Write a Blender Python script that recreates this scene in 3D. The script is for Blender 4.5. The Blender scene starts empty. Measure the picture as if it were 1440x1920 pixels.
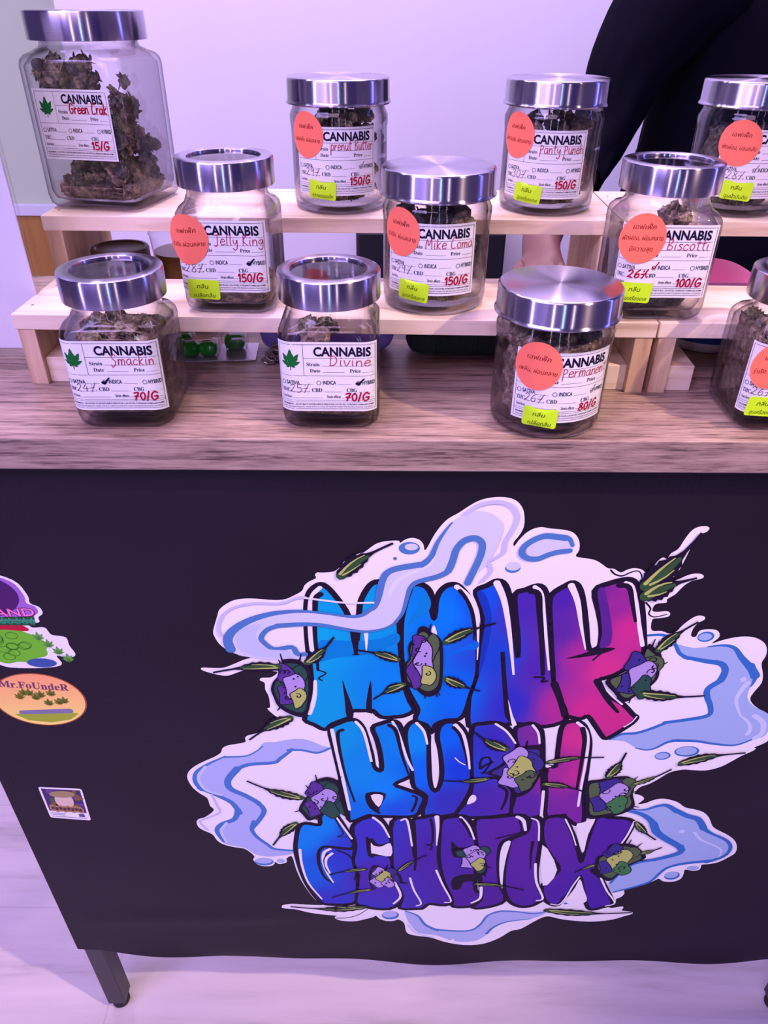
import bpy, bmesh, math, random
from mathutils import Vector, Matrix, noise, Euler
from mathutils.geometry import delaunay_2d_cdt
PI = math.pi
scene = bpy.context.scene
COL = scene.collection

# ------------------------------------------------------------------ camera
TT = 0.984                                   # height of the counter top
PITCH, ROLL = math.radians(34.5), math.radians(0.33)
cd = bpy.data.cameras.new('camera'); cam = bpy.data.objects.new('camera', cd); COL.objects.link(cam)
cd.sensor_fit = 'VERTICAL'; cd.sensor_height = 36.0; cd.lens = 1400.0/1920.0*36.0
cd.clip_start = 0.02; cd.clip_end = 50
cam.location = (0, -0.48, TT + 0.266)
cam.rotation_euler = (Matrix.Rotation(PI/2 - PITCH, 3, 'X') @ Matrix.Rotation(ROLL, 3, 'Z')).to_euler()
scene.camera = cam

# ------------------------------------------------------------------ world and exposure
scene.view_settings.view_transform = 'Standard'
scene.view_settings.look = 'None'
scene.view_settings.gamma = 1.0
scene.view_settings.use_curve_mapping = False
scene.view_settings.exposure = 0.32
scene.cycles.use_denoising = True
scene.cycles.max_bounces = 10
scene.cycles.transparent_max_bounces = 24
scene.cycles.sample_clamp_indirect = 6.0
w = bpy.data.worlds.new('world'); scene.world = w; w.use_nodes = True
w.node_tree.nodes['Background'].inputs[0].default_value = (0.50, 0.34, 1.0, 1)
w.node_tree.nodes['Background'].inputs[1].default_value = 0.16

# ------------------------------------------------------------------ lights of the room, with strips added for the lids
def area(name, loc, target, size, power, col, shape='RECTANGLE', sy=None, spread=180):
    l = bpy.data.lights.new(name, 'AREA'); l.energy = power; l.color = col; l.shape = shape
    l.size = size; l.size_y = sy or size; l.spread = math.radians(spread)
    o = bpy.data.objects.new(name, l); COL.objects.link(o); o.location = loc
    o.rotation_euler = (Vector(target) - Vector(loc)).to_track_quat('-Z', 'Y').to_euler()
    return o
def spot(name, loc, target, power, col, angle, blend=0.5, rad=0.03):
    l = bpy.data.lights.new(name, 'SPOT'); l.energy = power; l.color = col
    l.spot_size = math.radians(angle); l.spot_blend = blend; l.shadow_soft_size = rad
    o = bpy.data.objects.new(name, l); COL.objects.link(o); o.location = loc
    o.rotation_euler = (Vector(target) - Vector(loc)).to_track_quat('-Z', 'Y').to_euler()
    return o
LIGHTS = [
    area('ceiling_panel_light', (0.0, 0.45, 2.55), (0.1, 0.2, 0), 1.5, 18, (0.84, 0.60, 1.0), sy=0.5),
    area('violet_led_panel', (-1.3, -1.2, 2.4), (-0.3, 0.1, 0.7), 1.2, 34, (0.52, 0.39, 1.0), sy=0.5),
    area('pink_led_panel', (-0.45, -1.3, 2.45), (-0.10, 0.15, 0.9), 1.0, 12.5, (0.90, 0.56, 1.0), sy=0.5),
    area('wall_wash_light', (-0.1, 0.72, 2.4), (-0.3, 1.3, 1.0), 2.2, 12.6, (0.77, 0.595, 1.0), sy=0.15),
    area('blue_led_tube', (2.1, 0.1, 1.3), (0, 0.2, 1.0), 0.10, 6, (0.20, 0.20, 1.0), sy=1.8),
    area('added_lid_strip', (-1.75, -1.2, 1.2), (0, 0.2, 1.0), 0.07, 7.0, (0.55, 0.42, 1.0), sy=2.0),  # unseen strips, added to put bright bands on the steel lids
    area('added_lid_strip', (-0.62, -2.2, 1.2), (0, 0.2, 1.0), 0.06, 3.0, (1.0, 0.85, 0.95), sy=2.0),
    area('added_lid_strip', (0.10, -2.2, 1.2), (0, 0.2, 1.0), 0.04, 2.4, (0.6, 0.85, 1.0), sy=2.0),
    area('added_lid_strip', (0.75, -2.1, 1.2), (0, 0.2, 1.0), 0.06, 2.2, (1.0, 0.8, 0.75), sy=2.0),
    spot('warm_downlight', (1.25, -0.75, 2.5), (-0.02, 0.03, 0.50), 150, (1.0, 0.70, 0.60), 27, 0.8),
    spot('warm_downlight', (-0.25, 0.15, 2.5), (-0.02, 0.02, 0.9), 12, (1.0, 0.72, 0.52), 42, 0.4),
    spot('warm_downlight', (0.30, 0.95, 2.5), (0.15, 0.15, 0.9), 18, (1.0, 0.76, 0.70), 50, 0.5),
    spot('warm_downlight', (-0.75, 0.85, 2.5), (-0.15, 0.15, 0.9), 14, (0.9, 0.72, 0.9), 50, 0.5),
]

# ------------------------------------------------------------------ helpers
class MB:
    """collects shapes; build() links them as one mesh object"""
    def __init__(s): s.v = []; s.f = []; s.m = []; s.c = []
    def add(s, verts, faces, mat=0, col=None, mx=None):
        n = len(s.v)
        s.v += [tuple(mx @ Vector(p)) if mx is not None else tuple(p) for p in verts]
        s.f += [tuple(i + n for i in f) for f in faces]; s.m += [mat]*len(faces)
        if col is None: col = (1, 1, 1)
        s.c += (list(col) if isinstance(col, list) else [col]*len(verts))
        return s
    def mesh(s, name, mats, smooth=False, angle=None):
        me = bpy.data.meshes.new(name); me.from_pydata(s.v, [], s.f)
        for m in mats: me.materials.append(m)
        me.polygons.foreach_set('material_index', s.m)
        a = me.color_attributes.new('Col', 'FLOAT_COLOR', 'POINT')
        flat = []
        for c in s.c: flat += [c[0], c[1], c[2], 1.0]
        a.data.foreach_set('color', flat)
        if smooth:
            me.polygons.foreach_set('use_smooth', [True]*len(s.f))
            if angle: me.set_sharp_from_angle(angle=math.radians(angle))
        me.update(); return me
    def build(s, name, mats, parent=None, smooth=False, angle=None):
        if not isinstance(mats, (list, tuple)): mats = [mats]
        return link(name, s.mesh(name, mats, smooth, angle), parent)
def link(name, data, parent=None):
    o = bpy.data.objects.new(name, data); COL.objects.link(o)
    if parent is not None: o.parent = parent
    return o
def empty(name, loc=(0, 0, 0), rz=0.0):
    o = link(name, None); o.location = loc; o.rotation_euler = (0, 0, rz); o.empty_display_size = 0.02
    return o
def tag(o, label=None, cat=None, group=None, kind=None):
    if label: o['label'] = label
    if cat: o['category'] = cat
    if group: o['group'] = group
    if kind: o['kind'] = kind
    return o
def box(sx, sy, sz, c=(0, 0, 0), bev=0.0, seg=2):
    bm = bmesh.new(); bmesh.ops.create_cube(bm, size=1)
    for v in bm.verts: v.co = Vector((v.co.x*sx, v.co.y*sy, v.co.z*sz))
    if bev: bmesh.ops.bevel(bm, geom=bm.edges[:], offset=bev, segments=seg, profile=0.5, affect='EDGES')
    bm.verts.index_update()
    vs = [(v.co.x + c[0], v.co.y + c[1], v.co.z + c[2]) for v in bm.verts]
    fs = [tuple(v.index for v in f.verts) for f in bm.faces]
    bm.free(); return vs, fs
def bar(a, b, bev=0.0):                                   # axis box from corner a to corner b
    return box(*[abs(b[i] - a[i]) for i in range(3)], c=[(a[i] + b[i])/2 for i in range(3)], bev=bev)
def lathe(prof, n=64, close=False):
    vs = []; fs = []
    for r, z in prof:
        for k in range(n):
            a = 2*PI*k/n; vs.append((r*math.sin(a), -r*math.cos(a), z))
    m = len(prof)
    for i in range(m - 1):
        for k in range(n):
            k2 = (k + 1) % n
            fs.append((i*n + k, i*n + k2, (i + 1)*n + k2, (i + 1)*n + k))
    if prof[0][0] > 1e-6 and close: fs.append(tuple(reversed(range(n))))
    if prof[-1][0] > 1e-6 and close: fs.append(tuple((m - 1)*n + k for k in range(n)))
    return vs, fs
def tube(path, r, n=10, closed=False, cap=True):
    P = [Vector(p) for p in path]; R = r if isinstance(r, (list, tuple)) else [r]*len(P)
    vs = []; fs = []; m = len(P); up = Vector((0.13, 0.31, 0.94))
    for i, p in enumerate(P):
        t = (P[(i + 1) % m] - P[i - 1]) if closed else (P[min(i + 1, m - 1)] - P[max(i - 1, 0)])
        t.normalize(); a = t.cross(up)
        if a.length < 1e-4: a = t.cross(Vector((1, 0, 0)))
        a.normalize(); b = t.cross(a); up = -b if b.dot(up) < 0 else b
        a = t.cross(up).normalized(); b = t.cross(a)
        for k in range(n):
            q = 2*PI*k/n; vs.append(p + (a*math.cos(q) + b*math.sin(q))*R[i])
    for i in range(m if closed else m - 1):
        j = (i + 1) % m
        for k in range(n):
            k2 = (k + 1) % n; fs.append((i*n + k, i*n + k2, j*n + k2, j*n + k))
    if cap and not closed:
        fs.append(tuple(reversed(range(n)))); fs.append(tuple((m - 1)*n + k for k in range(n)))
    return [tuple(v) for v in vs], fs
def catmull(P, closed=False, sub=4):
    n = len(P); out = []
    rng = range(n) if closed else range(n - 1)
    for i in rng:
        if closed: p0, p1, p2, p3 = P[i - 1], P[i], P[(i + 1) % n], P[(i + 2) % n]
        else: p0, p1, p2, p3 = P[max(i - 1, 0)], P[i], P[i + 1], P[min(i + 2, n - 1)]
        for k in range(sub):
            t = k/sub; t2 = t*t; t3 = t2*t
            out.append(tuple(0.5*(2*b + (c - a)*t + (2*a - 5*b + 4*c - d)*t2 + (3*b - a - 3*c + d)*t3) for a, b, c, d in zip(p0, p1, p2, p3)))
    if not closed: out.append(tuple(P[-1]))
    return out
def fill2d(P, grid=0.0):
    """triangulate a closed 2-D outline, with inner points on a grid when asked"""
    pts = [Vector(p) for p in P]; n = len(pts)
    edges = [(i, (i + 1) % n) for i in range(n)]
    if grid:
        xs = [p.x for p in pts]; ys = [p.y for p in pts]
        y = min(ys) + grid*0.5
        while y < max(ys):
            x = min(xs) + grid*0.5
            while x < max(xs): pts.append(Vector((x, y))); x += grid
            y += grid
    r = delaunay_2d_cdt(pts, edges, [], 0, 1e-7)
    vs = [tuple(v) for v in r[0]]; fs = []
    for f in r[2]:
        a, b, c = vs[f[0]], vs[f[1]], vs[f[2]]
        gx, gy = (a[0] + b[0] + c[0])/3, (a[1] + b[1] + c[1])/3; wn = 0
        for i in range(n):                                # winding number of the outline about the triangle
            p, q = P[i], P[(i + 1) % n]
            if p[1] <= gy < q[1]:
                if (q[0] - p[0])*(gy - p[1]) - (gx - p[0])*(q[1] - p[1]) > 0: wn += 1
            elif q[1] <= gy < p[1]:
                if (q[0] - p[0])*(gy - p[1]) - (gx - p[0])*(q[1] - p[1]) < 0: wn -= 1
        if wn == 0: continue
        ar = (b[0] - a[0])*(c[1] - a[1]) - (b[1] - a[1])*(c[0] - a[0])
        fs.append(tuple(f) if ar > 0 else tuple(reversed(f)))
    return vs, fs
def ribbon(P, w0, w1=None, cap=5, closed=False):
    """flat 2-D stroke along P, width w0 -> w1, round ends"""
    if w1 is None: w1 = w0
    n = len(P); vs = []; fs = []
    D = [0.0]
    for i in range(1, n): D.append(D[-1] + math.dist(P[i], P[i - 1]))
    T = D[-1] or 1.0; W = [(w0 + (w1 - w0)*d/T)/2 for d in D]
    if closed: W = [w0/2]*n
    for i in range(n):
        a = P[i - 1] if (closed or i) else P[0]; b = P[(i + 1) % n] if closed else P[min(i + 1, n - 1)]
        tx, ty = b[0] - a[0], b[1] - a[1]; l = math.hypot(tx, ty) or 1.0
        nx, ny = -ty/l*W[i], tx/l*W[i]
        vs += [(P[i][0] + nx, P[i][1] + ny), (P[i][0] - nx, P[i][1] - ny)]
    for i in range(n if closed else n - 1):
        j = (i + 1) % n; fs.append((2*i + 1, 2*j + 1, 2*j, 2*i))
    if not closed and cap:
        for e in (0, n - 1):
            r = W[e]
            if r < 1e-6: continue
            o = P[1] if e == 0 else P[n - 2]; a0 = math.atan2(P[e][1] - o[1], P[e][0] - o[0])
            k0 = len(vs); vs += [(P[e][0] + r*math.cos(a0 + PI*(k/7 - 0.5)), P[e][1] + r*math.sin(a0 + PI*(k/7 - 0.5))) for k in range(8)]
            fs.append(tuple(range(k0, k0 + 8)))
    return vs, fs
def ellipse(c, rx, ry, n=28, rot=0.0):
    return [(c[0] + rx*math.cos(t)*math.cos(rot) - ry*math.sin(t)*math.sin(rot), c[1] + rx*math.cos(t)*math.sin(rot) + ry*math.sin(t)*math.cos(rot)) for t in [2*PI*k/n for k in range(n)]]

# ------------------------------------------------------------------ materials
def lin(c):
    c = c/255.0
    return c/12.92 if c <= 0.04045 else ((c + 0.055)/1.055)**2.4
WHITE = (226, 203, 255)                                   # white paper as the violet room shows it
def ink(r, g, b, k=0.88): return tuple(min(0.95, max(0.002, lin(x)/lin(y)*k)) for x, y in zip((r, g, b), WHITE))
def nm(name):
    m = bpy.data.materials.new(name); m.use_nodes = True; nt = m.node_tree
    return m, nt, nt.nodes['Principled BSDF']
def nd(nt, typ, **kw):
    n = nt.nodes.new(typ)
    for k, v in kw.items():
        if k.startswith('i_'):
            key = k[2:]; n.inputs[int(key) if key.isdigit() else key.replace('_', ' ')].default_value = v
        else: setattr(n, k, v)
    return n
def L(nt, a, b): nt.links.new(a, b)
def ramp(nt, stops, fac):
    r = nt.nodes.new('ShaderNodeValToRGB'); e = r.color_ramp.elements
    while len(e) > 1: e.remove(e[-1])
    e[0].position = stops[0][0]; e[0].color = (*stops[0][1], 1)
    for p, c in stops[1:]:
        q = e.new(p); q.color = (*c, 1)
    L(nt, fac, r.inputs[0]); return r
def plain(name, col, rough=0.5, metal=0.0, spec=0.5):
    m, nt, b = nm(name)
    b.inputs['Base Color'].default_value = (*col, 1); b.inputs['Roughness'].default_value = rough
    b.inputs['Metallic'].default_value = metal; b.inputs['Specular IOR Level'].default_value = spec
    return m
def printed(name, rough=0.45):
    m, nt, b = nm(name); a = nd(nt, 'ShaderNodeAttribute', attribute_name='Col')
    L(nt, a.outputs['Color'], b.inputs['Base Color']); b.inputs['Roughness'].default_value = rough
    b.inputs['Specular IOR Level'].default_value = 0.08
    return m
def wood(name, dark, mid, light, scale=1.0, axis=0, rough=0.5, stretch=14, fine=1.0, bump=0.15, seed=0.0, fw=0.38):
    m, nt, b = nm(name); tc = nd(nt, 'ShaderNodeTexCoord'); mp = nd(nt, 'ShaderNodeMapping')
    s = [scale*stretch]*3; s[axis] = scale; mp.inputs['Scale'].default_value = s
    mp.inputs['Location'].default_value = (seed, seed*1.7, seed*0.6)
    L(nt, tc.outputs['Object'], mp.inputs[0])
    n1 = nd(nt, 'ShaderNodeTexNoise', i_Scale=1.3, i_Detail=6.0, i_Roughness=0.62, i_Distortion=0.6)
    n2 = nd(nt, 'ShaderNodeTexNoise', i_Scale=9.0*fine, i_Detail=3.0, i_Roughness=0.6)
    L(nt, mp.outputs[0], n1.inputs['Vector'])
    mp2 = nd(nt, 'ShaderNodeMapping'); s2 = [scale*stretch*0.28]*3; s2[axis] = scale*0.35; mp2.inputs['Scale'].default_value = s2
    L(nt, tc.outputs['Object'], mp2.inputs[0]); L(nt, mp2.outputs[0], n2.inputs['Vector'])
    mx = nd(nt, 'ShaderNodeMath', operation='MULTIPLY_ADD'); mx.inputs[1].default_value = fw
    L(nt, n2.outputs[0], mx.inputs[0]); L(nt, n1.outputs[0], mx.inputs[2])
    sb = nd(nt, 'ShaderNodeMath', operation='SUBTRACT'); sb.inputs[1].default_value = fw/2; L(nt, mx.outputs[0], sb.inputs[0])
    r = ramp(nt, [(0.30, dark), (0.47, mid), (0.68, light)], sb.outputs[0])
    L(nt, r.outputs[0], b.inputs['Base Color']); b.inputs['Roughness'].default_value = rough
    bp = nd(nt, 'ShaderNodeBump', i_Strength=bump, i_Distance=0.001); L(nt, sb.outputs[0], bp.inputs['Height']); L(nt, bp.outputs[0], b.inputs['Normal'])
    return m
def glassy(name, tint=(0.985, 0.98, 0.99), edge=(0.50, 0.46, 0.58), power=2.6, rough=0.02, ior=1.36, bend=0.0):
    """thin clear pane: what is not mirrored passes straight through, darker where seen edge on"""
    m = bpy.data.materials.new(name); m.use_nodes = True; nt = m.node_tree; nt.nodes.clear()
    out = nd(nt, 'ShaderNodeOutputMaterial'); mix = nd(nt, 'ShaderNodeMixShader')
    lw = nd(nt, 'ShaderNodeLayerWeight', i_Blend=0.5); f0 = ((ior - 1)/(ior + 1))**2
    p5 = nd(nt, 'ShaderNodeMath', operation='POWER'); p5.inputs[1].default_value = 5.0; L(nt, lw.outputs['Facing'], p5.inputs[0])
    fr = nd(nt, 'ShaderNodeMath', operation='MULTIPLY_ADD'); fr.inputs[1].default_value = 1 - f0; fr.inputs[2].default_value = f0; L(nt, p5.outputs[0], fr.inputs[0])
    pw = nd(nt, 'ShaderNodeMath', operation='POWER'); pw.inputs[1].default_value = power; L(nt, lw.outputs['Facing'], pw.inputs[0])
    r = ramp(nt, [(0.0, tint), (1.0, edge)], pw.outputs[0])
    tr = nd(nt, 'ShaderNodeBsdfTransparent'); gl = nd(nt, 'ShaderNodeBsdfGlossy', i_Roughness=rough)
    rf = nd(nt, 'ShaderNodeBsdfRefraction', i_Roughness=0.0, i_IOR=1.45); m2 = nd(nt, 'ShaderNodeMixShader')   # bends what is seen near the rim
    p3 = nd(nt, 'ShaderNodeMath', operation='POWER'); p3.inputs[1].default_value = 2.2; L(nt, lw.outputs['Facing'], p3.inputs[0])
    p4 = nd(nt, 'ShaderNodeMath', operation='MULTIPLY'); p4.inputs[1].default_value = bend; L(nt, p3.outputs[0], p4.inputs[0])
    L(nt, r.outputs[0], rf.inputs[0]); L(nt, p4.outputs[0], m2.inputs[0]); L(nt, tr.outputs[0], m2.inputs[1]); L(nt, rf.outputs[0], m2.inputs[2])
    L(nt, r.outputs[0], tr.inputs[0]); L(nt, fr.outputs[0], mix.inputs[0]); L(nt, m2.outputs[0], mix.inputs[1]); L(nt, gl.outputs[0], mix.inputs[2])
    L(nt, mix.outputs[0], out.inputs[0]); return m
def brushed(name, col=(0.44, 0.41, 0.53), rough=0.22, aniso=0.96):
    m, nt, b = nm(name); tc = nd(nt, 'ShaderNodeTexCoord')
    b.inputs['Metallic'].default_value = 1.0; b.inputs['Anisotropic'].default_value = aniso; b.inputs['Anisotropic Rotation'].default_value = 0.25
    tg = nd(nt, 'ShaderNodeTangent', direction_type='RADIAL', axis='Z'); L(nt, tg.outputs[0], b.inputs['Tangent'])
    sx = nd(nt, 'ShaderNodeSeparateXYZ'); L(nt, tc.outputs['Object'], sx.inputs[0])
    ln = nd(nt, 'ShaderNodeVectorMath', operation='LENGTH')
    cb = nd(nt, 'ShaderNodeCombineXYZ'); L(nt, sx.outputs[0], cb.inputs[0]); L(nt, sx.outputs[1], cb.inputs[1]); L(nt, cb.outputs[0], ln.inputs[0])
    ad = nd(nt, 'ShaderNodeMath', operation='ADD'); L(nt, ln.outputs['Value'], ad.inputs[0]); L(nt, sx.outputs[2], ad.inputs[1])
    ns = nd(nt, 'ShaderNodeTexNoise', noise_dimensions='1D', i_Scale=2600.0, i_Detail=2.0); L(nt, ad.outputs[0], ns.inputs['W'])
    r = ramp(nt, [(0.3, tuple(c*0.88 for c in col)), (0.7, tuple(min(1, c*1.1) for c in col))], ns.outputs[0])
    L(nt, r.outputs[0], b.inputs['Base Color']); b.inputs['Roughness'].default_value = rough
    return m
M = {}
M['print'] = printed('printed_ink')
M['pen'] = printed('pen_ink', 0.35)
M['vinyl'], nt, b = nm('black_banner_vinyl')
tc = nd(nt, 'ShaderNodeTexCoord'); wv = nd(nt, 'ShaderNodeTexWave', wave_type='BANDS', bands_direction='X', i_Scale=62.0, i_Distortion=0.15)
wz = nd(nt, 'ShaderNodeTexWave', wave_type='BANDS', bands_direction='Z', i_Scale=150.0, i_Distortion=0.1)
ns = nd(nt, 'ShaderNodeTexNoise', i_Scale=5.0, i_Detail=3.0)
for n_ in (wv, wz, ns): L(nt, tc.outputs['Object'], n_.inputs['Vector'])
ad = nd(nt, 'ShaderNodeMath', operation='MULTIPLY_ADD'); ad.inputs[1].default_value = 0.35; L(nt, wz.outputs[0], ad.inputs[0]); L(nt, wv.outputs[0], ad.inputs[2])
bp = nd(nt, 'ShaderNodeBump', i_Strength=0.10, i_Distance=0.0006); L(nt, ad.outputs[0], bp.inputs['Height']); L(nt, bp.outputs[0], b.inputs['Normal'])
r_ = ramp(nt, [(0.3, (0.0075, 0.0032, 0.0100)), (0.7, (0.0120, 0.0058, 0.0155))], ns.outputs[0]); L(nt, r_.outputs[0], b.inputs['Base Color'])
b.inputs['Roughness'].default_value = 0.55; b.inputs['Specular IOR Level'].default_value = 0.26
M['counter'] = wood('counter_laminate', (0.095, 0.060, 0.050), (0.285, 0.195, 0.155), (0.42, 0.305, 0.24), scale=8.5, stretch=17, rough=0.38, fine=2.0, fw=0.70, bump=0.1)
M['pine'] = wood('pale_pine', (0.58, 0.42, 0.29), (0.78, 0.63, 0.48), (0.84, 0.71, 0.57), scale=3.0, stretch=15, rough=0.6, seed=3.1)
M['pine_up_shaded'] = wood('shaded_pine_upright', (0.40, 0.23, 0.12), (0.57, 0.37, 0.23), (0.70, 0.51, 0.35), scale=3.0, axis=2, stretch=15, rough=0.6, seed=1.3)  # darker than the boards: shadow on the riser legs put into the colour
M['floor'] = wood('pale_floor_boards', (0.40, 0.35, 0.37), (0.58, 0.51, 0.54), (0.66, 0.59, 0.62), scale=1.1, stretch=11, rough=0.45, fine=1.3, bump=0.06, seed=5)
nt = M['floor'].node_tree; b = nt.nodes['Principled BSDF']; src = b.inputs['Base Color'].links[0].from_socket
tc = nd(nt, 'ShaderNodeTexCoord'); mp = nd(nt, 'ShaderNodeMapping'); mp.inputs['Location'].default_value = (-0.034, 0.02, 0)
bk = nd(nt, 'ShaderNodeTexBrick', i_Scale=1.0); bk.inputs['Brick Width'].default_value = 1.2; bk.inputs['Row Height'].default_value = 0.19; bk.inputs['Mortar Size'].default_value = 0.0012; bk.inputs['Mortar Smooth'].default_value = 0.3
bk.inputs['Color1'].default_value = (1, 1, 1, 1); bk.inputs['Color2'].default_value = (0.90, 0.88, 0.92, 1); bk.inputs['Mortar'].default_value = (0.80, 0.77, 0.79, 1); bk.offset = 0.37
mu = nd(nt, 'ShaderNodeMix', data_type='RGBA', blend_type='MULTIPLY'); mu.inputs[0].default_value = 1.0
L(nt, tc.outputs['Object'], mp.inputs[0]); L(nt, mp.outputs[0], bk.inputs['Vector']); L(nt, src, mu.inputs[6]); L(nt, bk.outputs['Color'], mu.inputs[7]); L(nt, mu.outputs[2], b.inputs['Base Color'])
M['wall_white'] = plain('white_paint', (0.80, 0.79, 0.80), 0.7)
M['wall_green'] = plain('grey_green_paint', (0.56, 0.68, 0.46), 0.7)
M['wall_dark'] = plain('dark_paint', (0.13, 0.09, 0.34), 0.8)
M['trim'] = plain('white_trim_paint', (0.72, 0.74, 0.78), 0.5)
M['brown'] = wood('brown_panel', (0.34, 0.165, 0.030), (0.40, 0.20, 0.038), (0.45, 0.235, 0.05), scale=2, axis=2, rough=0.5)
M['frame'] = plain('black_powder_coat', (0.020, 0.018, 0.022), 0.42)
M['rubber'] = plain('black_rubber', (0.012, 0.012, 0.012), 0.7)
M['glass'] = glassy('clear_jar_glass', bend=0.85)
M['acrylic'] = glassy('clear_acrylic', (0.98, 0.98, 0.99), (0.65, 0.63, 0.75))
M['steel'] = brushed('brushed_steel')
M['chrome'] = plain('polished_steel', (0.6, 0.6, 0.63), 0.18, 1.0)
M['paper'] = plain('white_label_paper', (0.80, 0.80, 0.80), 0.55)
M['coral'] = plain('coral_sticker_paper', (0.95, 0.19, 0.11), 0.6)
M['lime'] = plain('lime_sticker_paper', (0.56, 0.95, 0.006), 0.6)
M['sign'] = plain('white_sign_paper', (0.80, 0.79, 0.82), 0.4)
def herb(name, a, b_, c):
    m, nt, b = nm(name); tc = nd(nt, 'ShaderNodeTexCoord')
    n1 = nd(nt, 'ShaderNodeTexNoise', i_Scale=130.0, i_Detail=5.0, i_Roughness=0.7); n2 = nd(nt, 'ShaderNodeTexVoronoi', i_Scale=420.0)
    L(nt, tc.outputs['Object'], n1.inputs['Vector']); L(nt, tc.outputs['Object'], n2.inputs['Vector'])
    r = ramp(nt, [(0.30, a), (0.48, b_), (0.66, c)], n1.outputs[0]); L(nt, r.outputs[0], b.inputs['Base Color'])
    b.inputs['Roughness'].default_value = 0.8
    ad = nd(nt, 'ShaderNodeMath', operation='MULTIPLY_ADD'); ad.inputs[1].default_value = 0.5; L(nt, n2.outputs[0], ad.inputs[0]); L(nt, n1.outputs[0], ad.inputs[2])
    bp = nd(nt, 'ShaderNodeBump', i_Strength=0.9, i_Distance=0.002); L(nt, ad.outputs[0], bp.inputs['Height']); L(nt, bp.outputs[0], b.inputs['Normal'])
    return m
M['herb'] = herb('dried_brown_herb', (0.030, 0.019, 0.014), (0.16, 0.110, 0.075), (0.50, 0.39, 0.26))
M['herb_green'] = herb('dried_green_herb', (0.035, 0.03, 0.015), (0.18, 0.16, 0.075), (0.55, 0.50, 0.28))
M['herb_dark'] = herb('dried_dark_herb', (0.014, 0.013, 0.013), (0.060, 0.056, 0.048), (0.20, 0.18, 0.13))

# ------------------------------------------------------------------ the setting
def struct(name, mb, mat): return tag(mb.build(name, mat), kind='structure')
struct('floor', MB().add(*bar((-2.3, -2.4, -0.04), (2.4, 1.75, 0.0))), M['floor'])
struct('wall_back', MB().add(*bar((-0.62, 1.20, 0), (2.4, 1.26, 2.6))), M['wall_white'])
struct('wall_left', MB().add(*bar((-2.3, 1.50, 0), (-0.3, 1.56, 2.6))), M['wall_green'])
struct('trim_1', MB().add(*bar((-2.3, 1.482, 0.796), (-0.3, 1.5, 0.824), 0.003)), M['trim'])
struct('trim_2', MB().add(*bar((-2.3, 1.49, 0.0), (-0.3, 1.5, 0.796))), M['brown'])
struct('wall_front', MB().add(*bar((-2.3, -2.4, 0), (2.4, -2.34, 2.6))), M['wall_dark'])
# ------------------------------------------------------------------ the counter
counter = tag(empty('counter', (0.09, 0.19, 0)), 'wood-grain topped counter table on black metal legs behind the banner', 'table')
def local(root, a, b, bev=0.0):
    l = root.location; return bar([a[i] - l[i] for i in range(3)], [b[i] - l[i] for i in range(3)], bev)
MB().add(*local(counter, (-0.50, 0, TT - 0.027), (0.68, 0.386, TT), 0.0012)).build('tabletop', M['counter'], counter)
for lx in (-0.405, 0.578):
    for ly in (0.0185, 0.338):
        lg = MB().add(*local(counter, (lx, ly, 0.018), (lx + 0.026, ly + 0.026, TT - 0.027), 0.002)).build('leg', M['frame'], counter)
        ft = MB().add(*lathe([(0, 0.0), (0.009, 0.0), (0.0125, 0.004), (0.0125, 0.012), (0.008, 0.018), (0, 0.019)], 24), mx=Matrix.Translation((lx + 0.013 - 0.09, ly + 0.013 - 0.19, 0)))
        ft.build('foot', M['rubber'], lg, smooth=True, angle=40)
for a, b in (((-0.379, 0.022, 0.925), (0.578, 0.042, 0.955)), ((-0.379, 0.340, 0.925), (0.578, 0.360, 0.955)), ((-0.402, 0.045, 0.925), (-0.382, 0.338, 0.955)), ((0.581, 0.045, 0.925), (0.601, 0.338, 0.955))):
    MB().add(*local(counter, a, b, 0.001)).build('rail', M['frame'], counter)

# ------------------------------------------------------------------ the banner and its print
YB = 0.0145
def bwave(x, z):
    """how far the cloth stands off its plane, towards the viewer"""
    e = math.exp(-max(z - 0.175, 0)/0.024)
    d = 0.0034*e*(0.5 + 0.8*math.sin(6.3*x + 0.6) + 0.8*math.sin(17*x - 40*z + 1.0) + 0.5*math.sin(33*x + 32*z))
    d = max(d, -0.0015) + 0.0006*math.sin(5*x + 9*z) + 0.0022*math.exp(-((z - 0.29 - 0.06*x)/0.018)**2)*math.exp(-((x + 0.22)/0.16)**2)
    d += 0.0008*math.exp(-((z - 0.935)/0.006)**2)
    return d
BX0, BX1, BZ1 = -0.4095, 0.612, 0.9555
def bz0(x): return 0.172 + 0.020*math.exp(-(x + 0.41)/0.09) + 0.001*math.sin(9*x)
banner = MB(); NX, NZ = 150, 120
vs = []
for j in range(NZ + 1):
    q = (j/NZ)**1.5
    for i in range(NX + 1):
        x = BX0 + (BX1 - BX0)*i/NX; z = bz0(x) + (BZ1 - bz0(x))*q
        ed = min(1.0, min(x - BX0, BX1 - x)/0.03)
        vs.append((x, YB - bwave(x, z)*ed, z))
fs = [(j*(NX + 1) + i, j*(NX + 1) + i + 1, (j + 1)*(NX + 1) + i + 1, (j + 1)*(NX + 1) + i) for j in range(NZ) for i in range(NX)]
banner.add(vs, fs)
for x in (BX0, BX1):                                       # the cloth turns round the end legs
    sv = []
    for j in range(NZ + 1):
        z = bz0(x) + (BZ1 - bz0(x))*(j/NZ)**1.5
        sv += [(x, YB, z), (x, YB + 0.034, z)]
    banner.add(sv, [(2*j, 2*j + 1, 2*j + 3, 2*j + 2) for j in range(NZ)])
ban = banner.build('banner', M['vinyl'], None, smooth=True, angle=50)
tag(ban, 'black cloth banner with colourful graffiti logo hung along the counter front', 'banner')

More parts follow.
